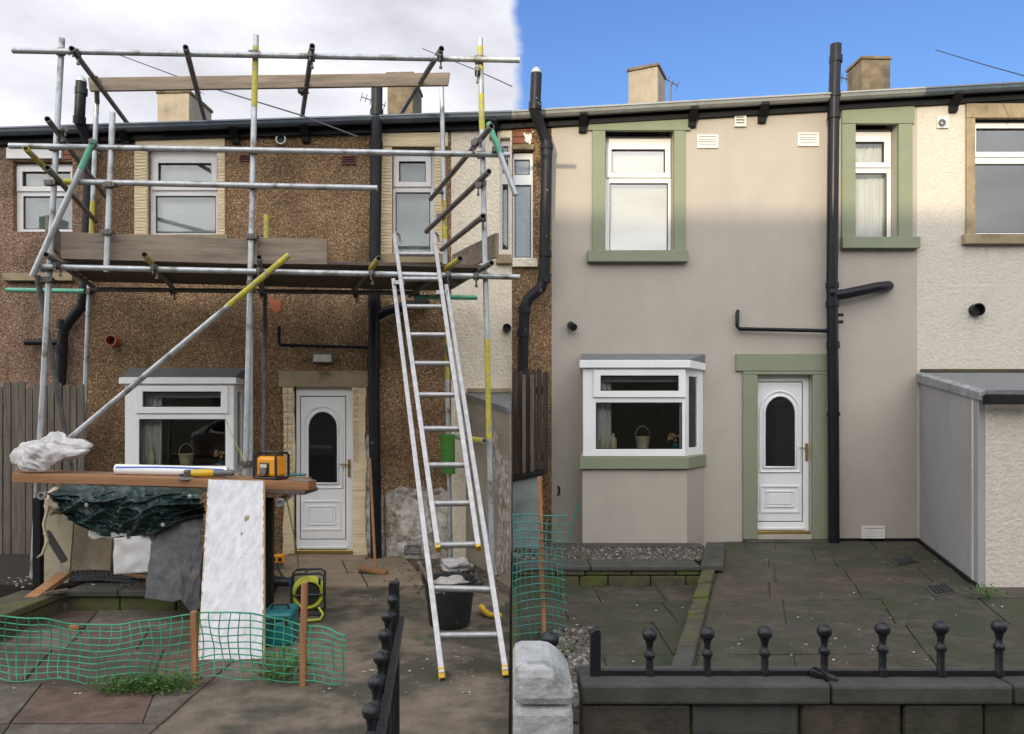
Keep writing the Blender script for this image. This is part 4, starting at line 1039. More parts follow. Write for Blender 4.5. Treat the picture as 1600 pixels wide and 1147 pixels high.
plank('toe_board', P(398, 412, d_), P(511, 413, d_), P(511, 373, d_), P(398, 371, d_), .038, m_board)
plank('toe_board', P(76, 375, DF), P(98, 405, DF - .5), P(98, 367, DF - .5), P(76, 336, DF), Vector((-.038, 0, 0)), m_board)
plank('toe_board', P(774, 402, DF), P(706, 426, .8), P(706, 398, .8), P(774, 364, DF), Vector((.038, 0, 0)), m_board)
plank('guard_board', P(140, 142, 1.1), P(700, 133, 1.1), P(703, 113, 1.1), P(137, 121, 1.1), .04, m_board)
tube('board_bearer', P(150, 122, 1.16), P(152, 160, .4), m_galv_d)
# couplers where tubes cross
for px, py, d, ax in ((86, 231, DF + .03, (0, 0, 1)), (80, 286, DF + .03, (0, 0, 1)), (397.5, 236, DF + .03, (0, 0, 1)), (396, 291, DF + .03, (0, 0, 1)), (393, 424, DF + .03, (0, 0, 1)), (394, 370, DF + .03, (0, 0, 1)),
                      (754, 241, DF + .03, (0, 0, 1)), (758, 431, DF + .03, (0, 0, 1)), (750.5, 92, DF + .03, (0, 0, 1)), (399, 84, DF + .03, (0, 0, 1)), (96, 81, DF + .03, (0, 0, 1)), (74, 420, DF + .03, (0, 0, 1)), (75, 437, DF + .03, (0, 0, 1)),
                      (172, 289, DF + .08, (0, 0, 1)), (168, 363, DF + .08, (0, 0, 1)), (146, 224, DF + .1, (1, 0, .3)), (392, 444, DF + .12, (1, 0, .6)),
                      (242, 419, DF + .1, (1, 0, 0)), (406, 424, DF + .16, (1, 0, 0)), (581, 428, DF + .1, (1, 0, 0)), (700, 430, DF + .1, (1, 0, 0)), (744, 432, DF + .1, (1, 0, 0)), (90, 415, DF + .1, (1, 0, 0)),
                      (270, 455, DB + .05, (1, 0, 0)), (410, 459, DB + .05, (1, 0, 0)), (556, 460, DB + .05, (1, 0, 0)), (650, 462, DB + .05, (1, 0, 0)), (142, 455, DB + .05, (1, 0, 0)),
                      (745, 222, DF + .25, (1, 1, 0)), (752, 288, DF + .2, (1, 1, 0)), (755, 340, DF + .3, (1, 0, 0)), (686, 299, DB + .05, (0, 0, 1)), (690, 338, DB + .05, (0, 0, 1)), (697, 490, DB + .05, (0, 0, 1)),
                      (778, 234, DF + .1, (0, 0, 1)), (688, 88, FD + .06, (1, 0, 0)), (486, 88, FD + .06, (1, 0, 0)), (118, 82, FD + .06, (1, 0, 0)), (474, 142, .9, (0, 0, 1)), (384, 724, DF + .03, (0, 0, 1)), (391, 724, DF - .1, (0, 0, 1)), (126, 724, DB + .05, (0, 0, 1)), (100, 204, DF + .2, (1, 1, 0)), (746, 111, DF + .04, (1, 0, 0))):
    coupler(P(px, py, d), ax)

# ------------------------------------------------------------------ ladder
ld = thing('ladder', G(735, 1050, ZL), 'long aluminium extension ladder leaning against the scaffold deck', 'ladder')
fl_, fr_ = G(691, 1054, ZL + .03), G(790, 1050, ZL + .03)
dt = DF + .16
def ladz(d): 
    u = (d - dt) / (-fl_.y - dt); return u
topd = dt - .42
def on(px_top, foot, v):    # v = 0 at the foot, 1 at the upper end of the ladder
    t = P(px_top, 372, topd); return foot.lerp(t, v)
TL, TRt = P(618, 372, topd), P(679, 372, topd)
back = Vector((0, .07, .05))
def stile(a, b, name='stile'):
    t = (b - a).normalized(); return build(name, MB().beam(a, b, .042, .09, up=(0, -1, .7)), m_alu, ld, bevel=.004)
# fly (upper) section lies in front, base section behind and a little wider
LA, LB = fl_.lerp(TL, .0), fl_.lerp(TL, .86)
RA, RB = fr_.lerp(TRt, .0), fr_.lerp(TRt, .83)
off = Vector((-.075, .055, .0))
stile(LA, LB + off); stile(RA, RB + Vector((.03, .055, .04)))
FA, FB = fl_.lerp(TL, .215) + Vector((.085, -.07, .0)), TL + Vector((.0, -.05, 0))
GA, GB = fr_.lerp(TRt, .215) + Vector((-.05, -.07, .0)), TRt + Vector((.0, -.05, 0))
stile(FA, FB); stile(GA, GB)
def rung(a, b): build('rung', MB().tube([a, b], .026, 10), m_alu, ld, smooth=40)
def row(L0, L1, R0, R1, py):
    # find v where the stile projects to row py
    def proj(p): return CY - (p.z - H) * F / (D + p.y)
    lo, hi = 0.0, 1.0
    for _ in range(40):
        m_ = (lo + hi) / 2
        if proj(L0.lerp(L1, m_)) > py: lo = m_
        else: hi = m_
    return L0.lerp(L1, lo), R0.lerp(R1, lo)
for y in (993, 919): rung(*row(LA, LB, RA, RB, y))
for y in (397, 436, 479, 523, 568, 617, 670, 727, 787, 852): rung(*row(FA, FB, GA, GB, y))
for y in (540, 590, 640, 695, 755, 818):
    p, q_ = row(LA, LB, RA, RB, y); 
for a in (LA, RA): build('foot', MB().beam(a + Vector((0, .0, -.03)), a + (TL - fl_).normalized() * .05, .045, .10, up=(0, -1, .7)), m_yplas, ld, bevel=.005)
for a in (FA, GA): build('end_cap', MB().beam(a - (FB - FA).normalized() * .02, a + (FB - FA).normalized() * .03, .04, .09, up=(0, -1, .7)), m_yplas, ld, bevel=.005)
for a in (FB, GB): build('hook', MB().tube([a, a + Vector((.0, .03, .06)), a + Vector((.03, .12, .05)), a + Vector((.04, .14, -.02))], .012, 8), m_alu, ld, smooth=40)
for p in (LB, RB): build('guide_bracket', MB().beam(p + Vector((-.06, -.03, -.03)), p + Vector((.05, -.05, -.03)), .05, .04), m_galv, ld)

def scat(n, region, zf, seed, name, m_, s0, s1):
    r_ = random.Random(seed); mb = MB()
    cl_ = [region(r_) for _ in range(max(4, n // 6))]
    for _ in range(n):
        x, y = region(r_) if r_.random() < .35 else (lambda c: (c[0] + r_.gauss(0, .16), c[1] + r_.gauss(0, .12)))(r_.choice(cl_))
        z = zf(x, y); s = lerp(s0, s1, r_.random() ** 2.5); a = r_.uniform(0, 6.28)
        k = r_.randint(4, 6)
        mb.prism([(x + s * r_.uniform(.6, 1.2) * math.cos(a + 2 * math.pi * i / k), y + s * r_.uniform(.6, 1.2) * math.sin(a + 2 * math.pi * i / k), z) for i in range(k)], (0, 0, s * .35))
    return stuff(build(name, mb, m_))

# ------------------------------------------------------------------ workbench and what is on it
BD = 2.70; zb_ = P(0, 743, BD).z
wb_ = thing('workbench', P(270, 950, BD), 'makeshift bench of orange timber planks on scaffold tubes under the bay window', 'workbench')
def zbench(px): return P(0, lerp(741, 753, (px - 57) / 430), BD).z
def bplank(px0, px1, d0, d1, th, m_, dz=0, name='plank'):
    xa, xb = fx(px0, d1), fx(px1, d1); za, zb2 = zbench(px0) + dz, zbench(px1) + dz
    return build(name, MB().hexa([(xa, -d1, za - th), (xb, -d1, zb2 - th), (xb + .02, -d0, zb2 - th), (xa, -d0, za - th), (xa, -d1, za), (xb, -d1, zb2), (xb + .02, -d0, zb2), (xa, -d0, za)]), m_, wb_, bevel=.005)
bplank(18, 482, 2.48, 2.70, .085, m_newwood); bplank(30, 470, 2.25, 2.472, .05, m_board, -.004); bplank(20, 478, 2.10, 2.244, .05, m_newwood, -.002)
bplank(380, 476, 2.30, 2.72, .04, m_board_d, -.088)
build('bearer_tube', MB().pipe(P(437, 786, BD + .12), P(437, 786, BD + .12) + Vector((-.15, .9, 0)), .035), m_galv, wb_, smooth=40)
build('bearer_tube', MB().pipe(P(64, 775, BD + .05), P(64, 775, BD + .05) + Vector((-.1, .9, 0)), .035), m_galv, wb_, smooth=40)
for px in (421, 60, 250):
    p = P(px, 778, BD - .15); build('leg', MB().box(p.x - .035, p.x + .035, p.y - .035, p.y + .035, ZL - .02, p.z), m_blackwood, wb_)
# roll
def benchpt(px, d, dz=0): p = P(px, 0, d); return Vector((p.x, p.y, zbench(px) + dz))
ra, rbp = benchpt(181, 2.50, .055), benchpt(356, 2.42, .052)
rl = thing('plastic_roll', ra, 'long white roll with a blue stripe lying on the bench', 'roll')
build('roll', MB().lathe([(.03, 0), (.053, .002), (.054, .02), (.054, (rbp - ra).length - .02), (.052, (rbp - ra).length), (.03, (rbp - ra).length)], ra, 20, axis=(rbp - ra)), m_upvc, rl, smooth=50)
ax = (rbp - ra).normalized(); upv = Vector((0, 0, 1)); fv_ = Vector((0, -1, 0))
def stripe(u, v):
    an = lerp(.25, .62, v) + .25 * math.sin(u * 3.0); return ra + ax * (rbp - ra).length * lerp(.02, .98, u) + (upv * math.sin(an) + fv_ * math.cos(an)) * .0553
build('stripe', MB().grid(stripe, 30, 3), m_blue, rl, smooth=60)
# angle grinder
gp_ = benchpt(318, 2.62, .05)
gr = thing('angle_grinder', gp_, 'yellow and grey angle grinder lying at the right end of the white roll', 'power tool')
gm = Vector((1, .12, 0)).normalized()
build('body', MB().lathe([(.02, -.12), (.036, -.11), (.042, -.02), (.04, .08), (.026, .10)], gp_, 14, axis=gm), m_yplas, gr, smooth=45)
build('rear_grip', MB().lathe([(.026, .09), (.03, .12), (.03, .24), (.034, .27), (.02, .29)], gp_, 14, axis=gm), m_gplas, gr, smooth=45)
build('gear_head', MB().lathe([(.02, -.045), (.035, -.04), (.04, .02), (.025, .035)], gp_ - gm * .15, 12), m_coup, gr, smooth=45)
build('disc', MB().lathe([(.075, 0), (.077, .004), (.03, .010)], gp_ - gm * .15 + Vector((0, -.02, -.045)), 24, axis=(0, -.25, 1)), m_gplas, gr, smooth=30)
build('guard', MB().tube([gp_ - gm * .15 + Vector((.08 * math.cos(t), .08 * math.sin(t), -.02)) for t in [math.pi * k / 10 for k in range(11)]], .012, 6), m_coup, gr, smooth=40)
build('side_handle', MB().tube([gp_ - gm * .15, gp_ - gm * .15 + Vector((0, .13, .01))], .016, 8), m_bplas, gr, smooth=40)
# site radio
rp0 = benchpt(424, 2.52, 0)
rd = thing('site_radio', rp0, 'orange and black jobsite radio standing on the bench', 'radio')
Mr = Matrix.Translation(rp0) @ Matrix.Rotation(R(-22), 4, 'Z')
def rbx(x0, x1, y0, y1, z0, z1):
    q_ = MB().box(x0, x1, y0, y1, z0, z1); q_.v = [Mr @ p for p in q_.v]; return q_
build('body', rbx(-.125, .125, -.08, .08, .03, .23), m_orange, rd, bevel=.03)
build('front_panel', rbx(-.075, .04, -.092, -.075, .05, .17), m_bplas, rd, bevel=.012)
build('display', rbx(-.06, .02, -.097, -.0925, .12, .155), m_lamp_face, rd)
q_ = MB().lathe([(.038, 0), (.04, .012), (.03, .014)], Mr @ Vector((-.02, -.092, .085)), 18, axis=Mr.to_3x3() @ Vector((0, -1, 0))); build('speaker', q_, m_gplas, rd, smooth=40)
for s in (-1, 1):
    fr2 = [Mr @ Vector((s * .135, y, z)) for y, z in ((-.095, .02), (-.1, .24), (-.05, .265), (.06, .265), (.095, .24), (.095, .02))]
    build('roll_bar', MB().tube(fr2, .013, 8), m_bplas, rd, smooth=45)
build('carry_handle', MB().tube([Mr @ Vector((x, .0, z)) for x, z in ((-.135, .255), (-.08, .275), (.08, .275), (.135, .255))], .014, 8), m_bplas, rd, smooth=45)
build('base', rbx(-.14, .14, -.095, .095, .002, .03), m_bplas, rd, bevel=.01)
# hand tool at the end of the bench
tp = benchpt(462, 2.62, .012)
tw = thing('plastering_trowel', tp, 'steel trowel with a teal handle at the right end of the bench', 'trowel')
build('blade', MB().box(tp.x - .02, tp.x + .16, tp.y - .06, tp.y + .05, tp.z - .008, tp.z - .003), m_galv, tw)
build('grip', MB().tube([tp + Vector((-.05, 0, .04)), tp + Vector((.0, 0, .05)), tp + Vector((.10, 0, .045))], .014, 8), m_teal, tw, smooth=40)
# string from the standard to the window
tag(build('string', MB().tube([P(350, 648, .75), P(362, 680, 1.2), P(378, 712, DF + .06), P(384, 722, DF + .08)], .004, 5), m_cabley, loc=P(350, 648, .75)), 'thin yellow string running from the bay window to the scaffold pole', 'string')

def blob(name, c, r, sq, seed, amp, label, mat_, cat, group=None, n=64, fr=1.7, flat=True, folds=None):
    mb = MB().ball((0, 0, 0), 1.0, n)
    for i, v in enumerate(mb.v):
        nn = v.normalized()
        k = 1 + amp * noise.noise(nn * fr + Vector((seed, 0, 0))) + amp * .34 * ((1 - abs(noise.noise(nn * fr * 1.5 + Vector((seed, 5, 0))))) ** 4 - .5) + amp * .16 * ((1 - abs(noise.noise(nn * fr * 3.4 + Vector((seed, 9, 0))))) ** 5 - .4)
        if folds:
            ax_ = Vector(folds).normalized(); e1 = ax_.orthogonal().normalized(); e2 = ax_.cross(e1)
            ca, sa_, la = nn.dot(e1), nn.dot(e2), nn.dot(ax_)
            q_ = max(1e-3, math.hypot(ca, sa_)); ca, sa_ = ca / q_, sa_ / q_
            def rid(f_, g_, o_): return (1 - min(1, 2.2 * abs(noise.noise(Vector((ca * f_ + la * .6, sa_ * f_, la * g_ + seed + o_)))))) ** 2
            k = 1 + amp * .8 * noise.noise(nn * 1.3 + Vector((seed, 0, 0))) + (.13 * rid(2.2, 1.0, 0) + .07 * rid(4.5, 1.8, 5) + .035 * rid(8, 4, 11) - .09) * (.35 + .65 * min(1, q_ * 1.3))
            k *= 1 + .30 * max(0, la - .55) / .45          # drawn-out neck
            if la > .55: nn = (nn - ax_ * la) * (1 - .55 * (la - .55) / .45) + ax_ * la
        p = Vector((nn.x * sq[0], nn.y * sq[1], nn.z * sq[2])) * k * r
        if flat and p.z < -r * sq[2] * .72: p.z = -r * sq[2] * .72
        mb.v[i] = p + Vector(c)
    return tag(build(name, mb, mat_, loc=Vector(c), smooth=80), label, cat, group)
blob('rubble_sack', benchpt(90, 2.38, .235), .20, (1.2, .8, .75), 1, .6, 'crumpled white sack lying against the fence, upper one of the pair', m_sack, 'sack', 'white sacks on the bench', folds=(1, -.1, .02), n=96)
blob('rubble_sack', benchpt(56, 2.55, .14), .185, (1.0, .8, .85), 4, .6, 'crumpled white sack on the left end of the bench, lower one of the pair', m_sack, 'sack', 'white sacks on the bench', folds=(-.5, -.5, .8), n=96)

# draped sheets ------------------------------------------------------
def drape(top, bot, nu, nv, fold, seed, bulge=.06, fr=(6, 3)):
    def ip(pts, u):
        n = len(pts) - 1; k = min(int(u * n), n - 1); return pts[k].lerp(pts[k + 1], u * n - k)
    def fn(u, v):
        p = ip(top, u).lerp(ip(bot, u), v)
        w = noise.noise(Vector((u * fr[0] + seed, v * fr[1], seed))) + .9 * (1 - abs(noise.noise(Vector((u * fr[0] * 1.5 + v * 2.2, v * fr[1] * 2.0, seed + 3))))) ** 6 + .45 * (1 - abs(noise.noise(Vector((u * fr[0] * 3.1 - v * 3, v * fr[1] * 3.5, seed + 7))))) ** 6 + .08 * noise.noise(Vector((u * 23, v * 15, seed)))
        e = min(1, v * 4 + .15)
        return p + Vector((noise.noise(Vector((u * 5, v * 5, seed + 9))) * .025 * e, -(w * fold * e + bulge * math.sin(math.pi * min(v, 1))), noise.noise(Vector((u * 7, v * 4, seed + 20))) * .02 * e))
    return MB().grid(fn, nu, nv)
tpz = BD + .02
top = [P(x, y, BD + .03) for x, y in ((98, 757), (140, 758), (180, 759), (220, 760), (260, 761), (324, 764))]
bot = [P(x, y, BD + .08) for x, y in ((101, 800), (142, 826), (190, 842), (245, 832), (280, 814), (324, 802))]
tag(build('tarpaulin', drape(top, bot, 120, 60, .10, 2.0, .12, (4, 2.0)), m_tarp, loc=P(210, 830, BD), smooth=80, solid=.004), 'crumpled dark green tarpaulin hanging from the front of the bench', 'tarpaulin')
tg = bpy.data.objects['tarpaulin']
for px, py in ((136, 789), (255, 820), (297, 775)):
    build('eyelet', MB().lathe([(.012, 0), (.018, .004), (.018, .012), (.011, .014)], P(px, py, BD + .24), 12, axis=(0, -1, 0)), m_galv, tg)
top = [P(x, y, BD + .02) for x, y in ((246, 815), (280, 800), (319, 785))]
bot = [P(x, y, BD + .42) for x, y in ((226, 934), (262, 940), (284, 938), (301, 957), (313, 950))]
tag(build('membrane_sheet', drape(top, bot, 60, 60, .02, 7.0, .03, (1.8, .7)), m_felt, loc=P(270, 900, BD + .2), smooth=80, solid=.004), 'grey felt membrane hanging below the tarpaulin beside the white board', 'sheet')
top = [P(x, y, BD + .06) for x, y in ((140, 826), (190, 830), (246, 828))]
bot = [P(x, y, BD + .10) for x, y in ((141, 842), (175, 840), (192, 838), (246, 846))]
tag(build('plaster_sheet', drape(top, bot, 30, 8, .015, 3.0, .01), m_sheet, loc=P(190, 835, BD), smooth=60, solid=.006), 'strip of pale stained sheet showing just below the tarpaulin', 'sheet')
top = [P(x, y, BD + .14) for x, y in ((178, 840), (210, 838), (231, 836))]
mid = [P(x, y, BD + .2) for x, y in ((178, 898), (205, 895), (207, 899), (235, 894), (238, 893))]
def wsheet(u, v):
    l = P(178, lerp(841, 898, v), BD + .16); r_ = P(lerp(231, 243, min(1, v / .38)) if v < .38 else lerp(243, 236, (v - .38) / .62), lerp(836, 894, v), BD + .16)
    return l.lerp(r_, u) + Vector((0, -.02 * noise.noise(Vector((u * 3, v * 3, 2))), 0))
tag(build('foam_sheet', MB().grid(wsheet, 20, 20), m_sheet, loc=P(210, 870, BD), smooth=60, solid=.012), 'pale grey woven sheet with a pointed right corner hanging above the rubber mat', 'sheet')
# canvas bundle and strap
blob('canvas_bundle', P(93, 783, BD + .0), .13, (1.0, .7, 1.0), 9, .35, 'beige canvas bundle tucked under the left of the bench', m_hessian, 'canvas bundle', flat=False)
cbn = bpy.data.objects['canvas_bundle']
build('strap', MB().tube([P(76, 790, BD + .12), P(68, 820, BD + .14), P(74, 845, BD + .16), P(66, 866, BD + .17), P(58, 871, BD + .16)], [.018, .014, .017, .014, .008], 6), m_hessian, cbn, smooth=60)
# boards stored under the bench
for (x0, x1, yt, d0, mm, lb) in ((70, 116, 800, 2.2, m_paleboard, 'tall stained cream board standing under the left of the bench'), (112, 178, 815, 1.95, m_hessian, 'tan board standing behind the cream board under the bench')):
    a, b = P(x0, yt, d0), P(x1, yt, d0)
    tag(build('board', MB().hexa([(a.x, -d0 - .1, ztop - .03), (b.x, -d0 - .1, ztop - .03), (b.x, -d0 - .07, ztop - .03), (a.x, -d0 - .07, ztop - .03), (a.x, -d0, a.z), (b.x, -d0, a.z), (b.x, -d0 + .03, a.z), (a.x, -d0 + .03, a.z)]), mm, loc=(a.x, -d0, 0), bevel=.004), lb, 'board')
tag(build('steel_tube', MB().pipe(P(73, 832, BD + .1), P(100, 876, BD - .1), .035), m_gplas, loc=P(90, 860, BD), smooth=40), 'dark grey tube leaning in front of the cream board', 'tube')
rdm = random.Random(44)
def bedreg(r_): return r_.uniform(-5.2, -3.6), r_.uniform(-2.55, -1.5)
scat(160, bedreg, lambda x, y: ztop, 14, 'litter', m_debris, .004, .02)
scat(90, bedreg, lambda x, y: ztop, 15, 'wood_chips', m_newwood, .004, .018)
for k, (px, py, ang, L_, mm_, lb) in enumerate(((150, 905, .5, .34, m_board, 'short grey board offcut lying on the slabs under the white sheet'), (215, 900, -.4, .42, m_newwood, 'orange batten offcut lying on the slabs below the grey membrane'),
                                     (88, 925, 1.1, .30, m_board_d, 'dark wood offcut on the mossy wall top at far left'))):
    c = G(px, py, ztop + .02); u = Vector((math.cos(ang), math.sin(ang) * .6, 0)) * L_ / 2
    tag(build('timber_offcut', MB().beam(c - u, c + u, .05, .03), mm_, loc=c, bevel=.003), lb, 'timber')
# rubber mat with holes
qd = [G(93, 886, ztop + .03), G(205, 878, ztop + .03), G(206, 908, ztop + .02), G(112, 908, ztop + .03)]
def mq(u, v): return qd[0].lerp(qd[1], u).lerp(qd[3].lerp(qd[2], u), v) + Vector((0, 0, .015 * math.sin(u * 4)))
mm = MB(); NU, NV = 15, 6
for j in range(NV):
    for i in range(NU):
        o = len(mm.v); h_ = .27
        cs = [(i / NU, j / NV), ((i + 1) / NU, j / NV), ((i + 1) / NU, (j + 1) / NV), (i / NU, (j + 1) / NV)]
        cu, cv_ = (i + .5) / NU, (j + .5) / NV
        ins = [(cu + (a - cu) * h_ * 2, cv_ + (b - cv_) * h_ * 2) for a, b in cs]
        mm.v += [mq(*c) for c in cs] + [mq(*c) for c in ins]
        for k in range(4): mm.f.append((o + k, o + (k + 1) % 4, o + 4 + (k + 1) % 4, o + 4 + k))
tag(build('rubber_mat', mm, m_rubber, loc=qd[0], solid=.02), 'black rubber mat with rows of holes lying on the mossy slabs', 'mat')
# timber lath sticking in from the left
la, lb2 = P(30, 950, 3.2), G(99, 899, ztop + .08)
tag(build('timber_batten', MB().beam(la, lb2, .12, .05), m_newwood, loc=lb2, bevel=.004), 'sawn orange timber batten propped on the mossy wall at far left', 'timber')
# insulation board
t0, t1 = P(325, 750, BD + .08), P(413, 752, BD + .08); b0, b1 = G(308, 1034, ZL), G(413, 1030, ZL)
ib = thing('insulation_board', (b0 + b1) / 2, 'tall white faced insulation board leaning on the bench', 'insulation board')
nrmb = (t1 - t0).cross(b0 - t0).normalized()
if nrmb.y > 0: nrmb = -nrmb
def brd(off0, off1, ins=0):
    u = (t1 - t0).normalized() * ins
    return MB().hexa([b0 + u - nrmb * off1, b1 - u - nrmb * off1, b1 - u - nrmb * off0, b0 + u - nrmb * off0, t0 + u - nrmb * off1, t1 - u - nrmb * off1, t1 - u - nrmb * off0, t0 + u - nrmb * off0])
build('foam_core', brd(.004, .05), m_foam, ib)
rfn = random.Random(3)
ed = [rfn.uniform(0, .018) for _ in range(200)]
def facing(u, v):
    e = 0
    if u < .001: e = ed[int(v * 60)]
    if u > .999: e = -ed[100 + int(v * 60)]
    p = t0.lerp(t1, u).lerp(b0.lerp(b1, u), v)
    return p + (t1 - t0).normalized() * e + nrmb * (.006 + .003 * noise.noise(Vector((u * 3, v * 6, 1))) + .0035 * max(0, 1 - 5 * abs(noise.noise(Vector((u * 3, v * 16, 4))))) + .0012 * noise.noise(Vector((u * 30, v * 14, 6))))
build('facing', MB().grid(facing, 40, 110), m_foil, ib, smooth=80)
m_red = mat('faint_red_print', (.62, .36, .36), rough=.5)
for k in range(9):
    v = .40 + .022 * (k % 5) + (.42 if k > 4 else 0); u = .80 - .05 * (k % 5)
    c = facing(u, v) + nrmb * .004
    build('print_mark', MB().beam(c, c + (t1 - t0).normalized() * .03 + Vector((0, 0, .02)), .004, .001, up=nrmb), m_red, ib)
for u, v, s in ((.70, .25, .026), (.62, .345, .011)):
    c = facing(u, v) + nrmb * .003; ex = (t1 - t0).normalized()
    ey = nrmb.cross(ex)
    build('scuff', MB().prism([c + ex * s * math.cos(a) * .8 + ey * s * 1.3 * math.sin(a) * (1 + .3 * math.sin(3 * a)) for a in [2 * math.pi * k / 14 for k in range(14)]], nrmb * .002), m_oldstone, ib)

# ------------------------------------------------------------------ floor clutter, left yard
tb = G(434, 1010, ZL)
tbx = thing('toolbox', tb, 'teal plastic toolbox standing behind the netting beside the white board', 'toolbox')
Mt = Matrix.Translation(tb) @ Matrix.Rotation(R(6), 4, 'Z')
def tbox(x0, x1, y0, y1, z0, z1, m_, name, bev=.012):
    q_ = MB().box(x0, x1, y0, y1, z0, z1); q_.v = [Mt @ p for p in q_.v]; return build(name, q_, m_, tbx, bevel=bev)
tbox(-.13, .11, 0, .34, .0, .20, m_teal, 'body', .018); tbox(-.135, .115, -.005, .345, .203, .27, m_teal, 'lid', .02)
tbox(-.06, -.02, -.014, -.004, .16, .24, m_bplas, 'latch', .004); tbox(.04, .08, -.014, -.004, .16, .24, m_bplas, 'latch', .004)
build('handle', MB().tube([Mt @ Vector(p) for p in ((-.08, .15, .27), (-.07, .15, .31), (.05, .15, .31), (.06, .15, .27))], .013, 8), m_bplas, tbx, smooth=40)
# cable reel
cr = G(482, 958, ZL)
rlx = thing('cable_reel', cr, 'black framed reel wound with yellow extension cable', 'cable reel')
Mc = Matrix.Translation(cr + Vector((0, 0, .20))) @ Matrix.Rotation(R(12), 4, 'Z')
axc = Mc.to_3x3() @ Vector((0, -1, 0)); exc = Mc.to_3x3() @ Vector((1, 0, 0))
def cpt(x, y, z): return Mc @ Vector((x, y, z))
build('drum', MB().lathe([(.10, -.09), (.10, .09)], cpt(0, 0, 0), 20, axis=axc), m_bplas, rlx, smooth=40)
cbl = MB()
for k in range(9):
    r0 = .105 + .012 * math.sin(k * 2.1); yy = -.085 + k * .021
    cbl.tube([cpt(r0 * 1.25 * math.cos(a), yy + .006 * math.sin(a * 2 + k), r0 * 1.2 * math.sin(a)) for a in [2 * math.pi * i / 20 for i in range(21)]], .013, 6, cap=False)
build('cable_coil', cbl, m_cabley, rlx, smooth=60)
for y in (-.11, .11):
    build('frame_hoop', MB().tube([cpt(x, y, z) for x, z in ((-.15, -.19), (-.15, .17), (-.11, .20), (.11, .20), (.15, .17), (.15, -.19), (-.15, -.19))], .012, 8), m_bplas, rlx, smooth=40)
    build('cross_bar', MB().tube([cpt(-.15, y, 0), cpt(.15, y, 0)], .010, 8), m_bplas, rlx, smooth=40)
build('carry_bar', MB().tube([cpt(-.02, -.11, .2), cpt(-.02, .11, .2)], .014, 8), m_bplas, rlx, smooth=40)
build('winder', MB().tube([cpt(.11, -.11, .10), cpt(.11, -.16, .16), cpt(.11, -.20, .16)], .012, 8), m_bplas, rlx, smooth=40)
build('loose_cable', MB().tube([cpt(.10, -.09, -.13), G(505, 960, ZL + .02), G(500, 968, ZL + .02), G(480, 970, ZL + .02)], .011, 6), m_cabley, rlx, smooth=60)
cb1 = [P(447, 775, BD - .1), P(462, 850, 2.2), G(468, 895, ZL + .04), G(450, 905, ZL + .05), G(440, 890, ZL + .05)]
tag(build('green_cable', MB().tube(cb1, .007, 6), m_cabley, loc=cb1[0], smooth=60), 'thin yellow-green flex hanging from the bench end past the white door', 'cable')
cb2 = [G(432, 882, ZL + .08), G(440, 900, ZL + .03), G(450, 912, ZL + .03), G(468, 913, ZL + .03), cpt(0, .05, .1)]
tag(build('black_flex', MB().tube(cb2, .009, 6), m_cable, loc=cb2[0], smooth=60), 'black flex on the concrete between orange socket box and cable reel', 'cable')
sb = G(424, 900, ZL); sb.y += .2
sbo = thing('socket_box', sb, 'small orange power socket box behind the white board edge', 'socket box')
q_ = P(424, 874, -sb.y)
build('box', MB().box(sb.x - .08, sb.x + .08, sb.y, sb.y + .1, q_.z - .05, q_.z + .05), m_orange, sbo, bevel=.012)
build('stand', MB().box(sb.x - .06, sb.x + .06, sb.y + .02, sb.y + .08, ZL, q_.z - .05), m_gplas, sbo)
for k in (-1, 1): build('socket', MB().box(sb.x + k * .04 - .022, sb.x + k * .04 + .022, sb.y - .006, sb.y - .001, q_.z - .022, q_.z + .022), m_bplas, sbo)
bt = G(430, 935, ZL); bt.y += .25
bot_ = thing('power_drill', bt, 'black and blue power tool lying behind the toolbox', 'power tool')
build('body', MB().lathe([(.03, -.14), (.05, -.12), (.055, .0), (.045, .1), (.025, .13)], bt + Vector((-.02, 0, .12)), 14, axis=(1, .2, -.12)), m_bplas, bot_, smooth=45)
build('blue_collar', MB().lathe([(.047, .085), (.06, .09), (.06, .13), (.03, .135)], bt + Vector((-.02, 0, .12)), 14, axis=(1, .2, -.12)), m_blue, bot_, smooth=45)
build('grip', MB().beam(bt + Vector((-.06, 0, .1)), bt + Vector((-.1, 0, .02)), .05, .05), m_bplas, bot_, bevel=.01)
# builder's bucket with plank offcut and rubble
bk0 = G(700, 985, ZL); bk0.y += .18
bu = thing('builders_bucket', bk0, 'black rubber builders bucket streaked with plaster behind the ladder', 'bucket')
hb_ = .42
build('tub', MB().lathe([(.0, 0), (.17, 0), (.185, .02), (.235, hb_), (.25, hb_), (.25, hb_ - .02), (.24, hb_ - .03), (.228, hb_ - .01), (.18, .04), (.0, .04)], bk0, 28), m_bucket, bu, smooth=40)
for s in (-1, 1):
    build('lug', MB().tube([bk0 + Vector((s * .05 + .24 * 0, 0, 0)) + Vector((s * .19, -.06, hb_)), bk0 + Vector((s * .25, -.03, hb_ + .06)), bk0 + Vector((s * .25, .03, hb_ + .06)), bk0 + Vector((s * .24, .06, hb_))], .016, 8), m_bucket, bu, smooth=40)
blob('rubble_heap', bk0 + Vector((0, 0, hb_ - .06)), .19, (1, 1, .35), 12, .35, 'grey plaster rubble heaped inside the black bucket', m_debris, 'rubble')
pb = bk0 + Vector((-.15, -.02, hb_ - .12))
tag(build('timber_offcut', MB().beam(pb, pb + Vector((-.12, -.05, .28)), .07, .025), m_board, loc=pb, bevel=.003), 'short grey timber offcut sticking out of the black bucket', 'timber')
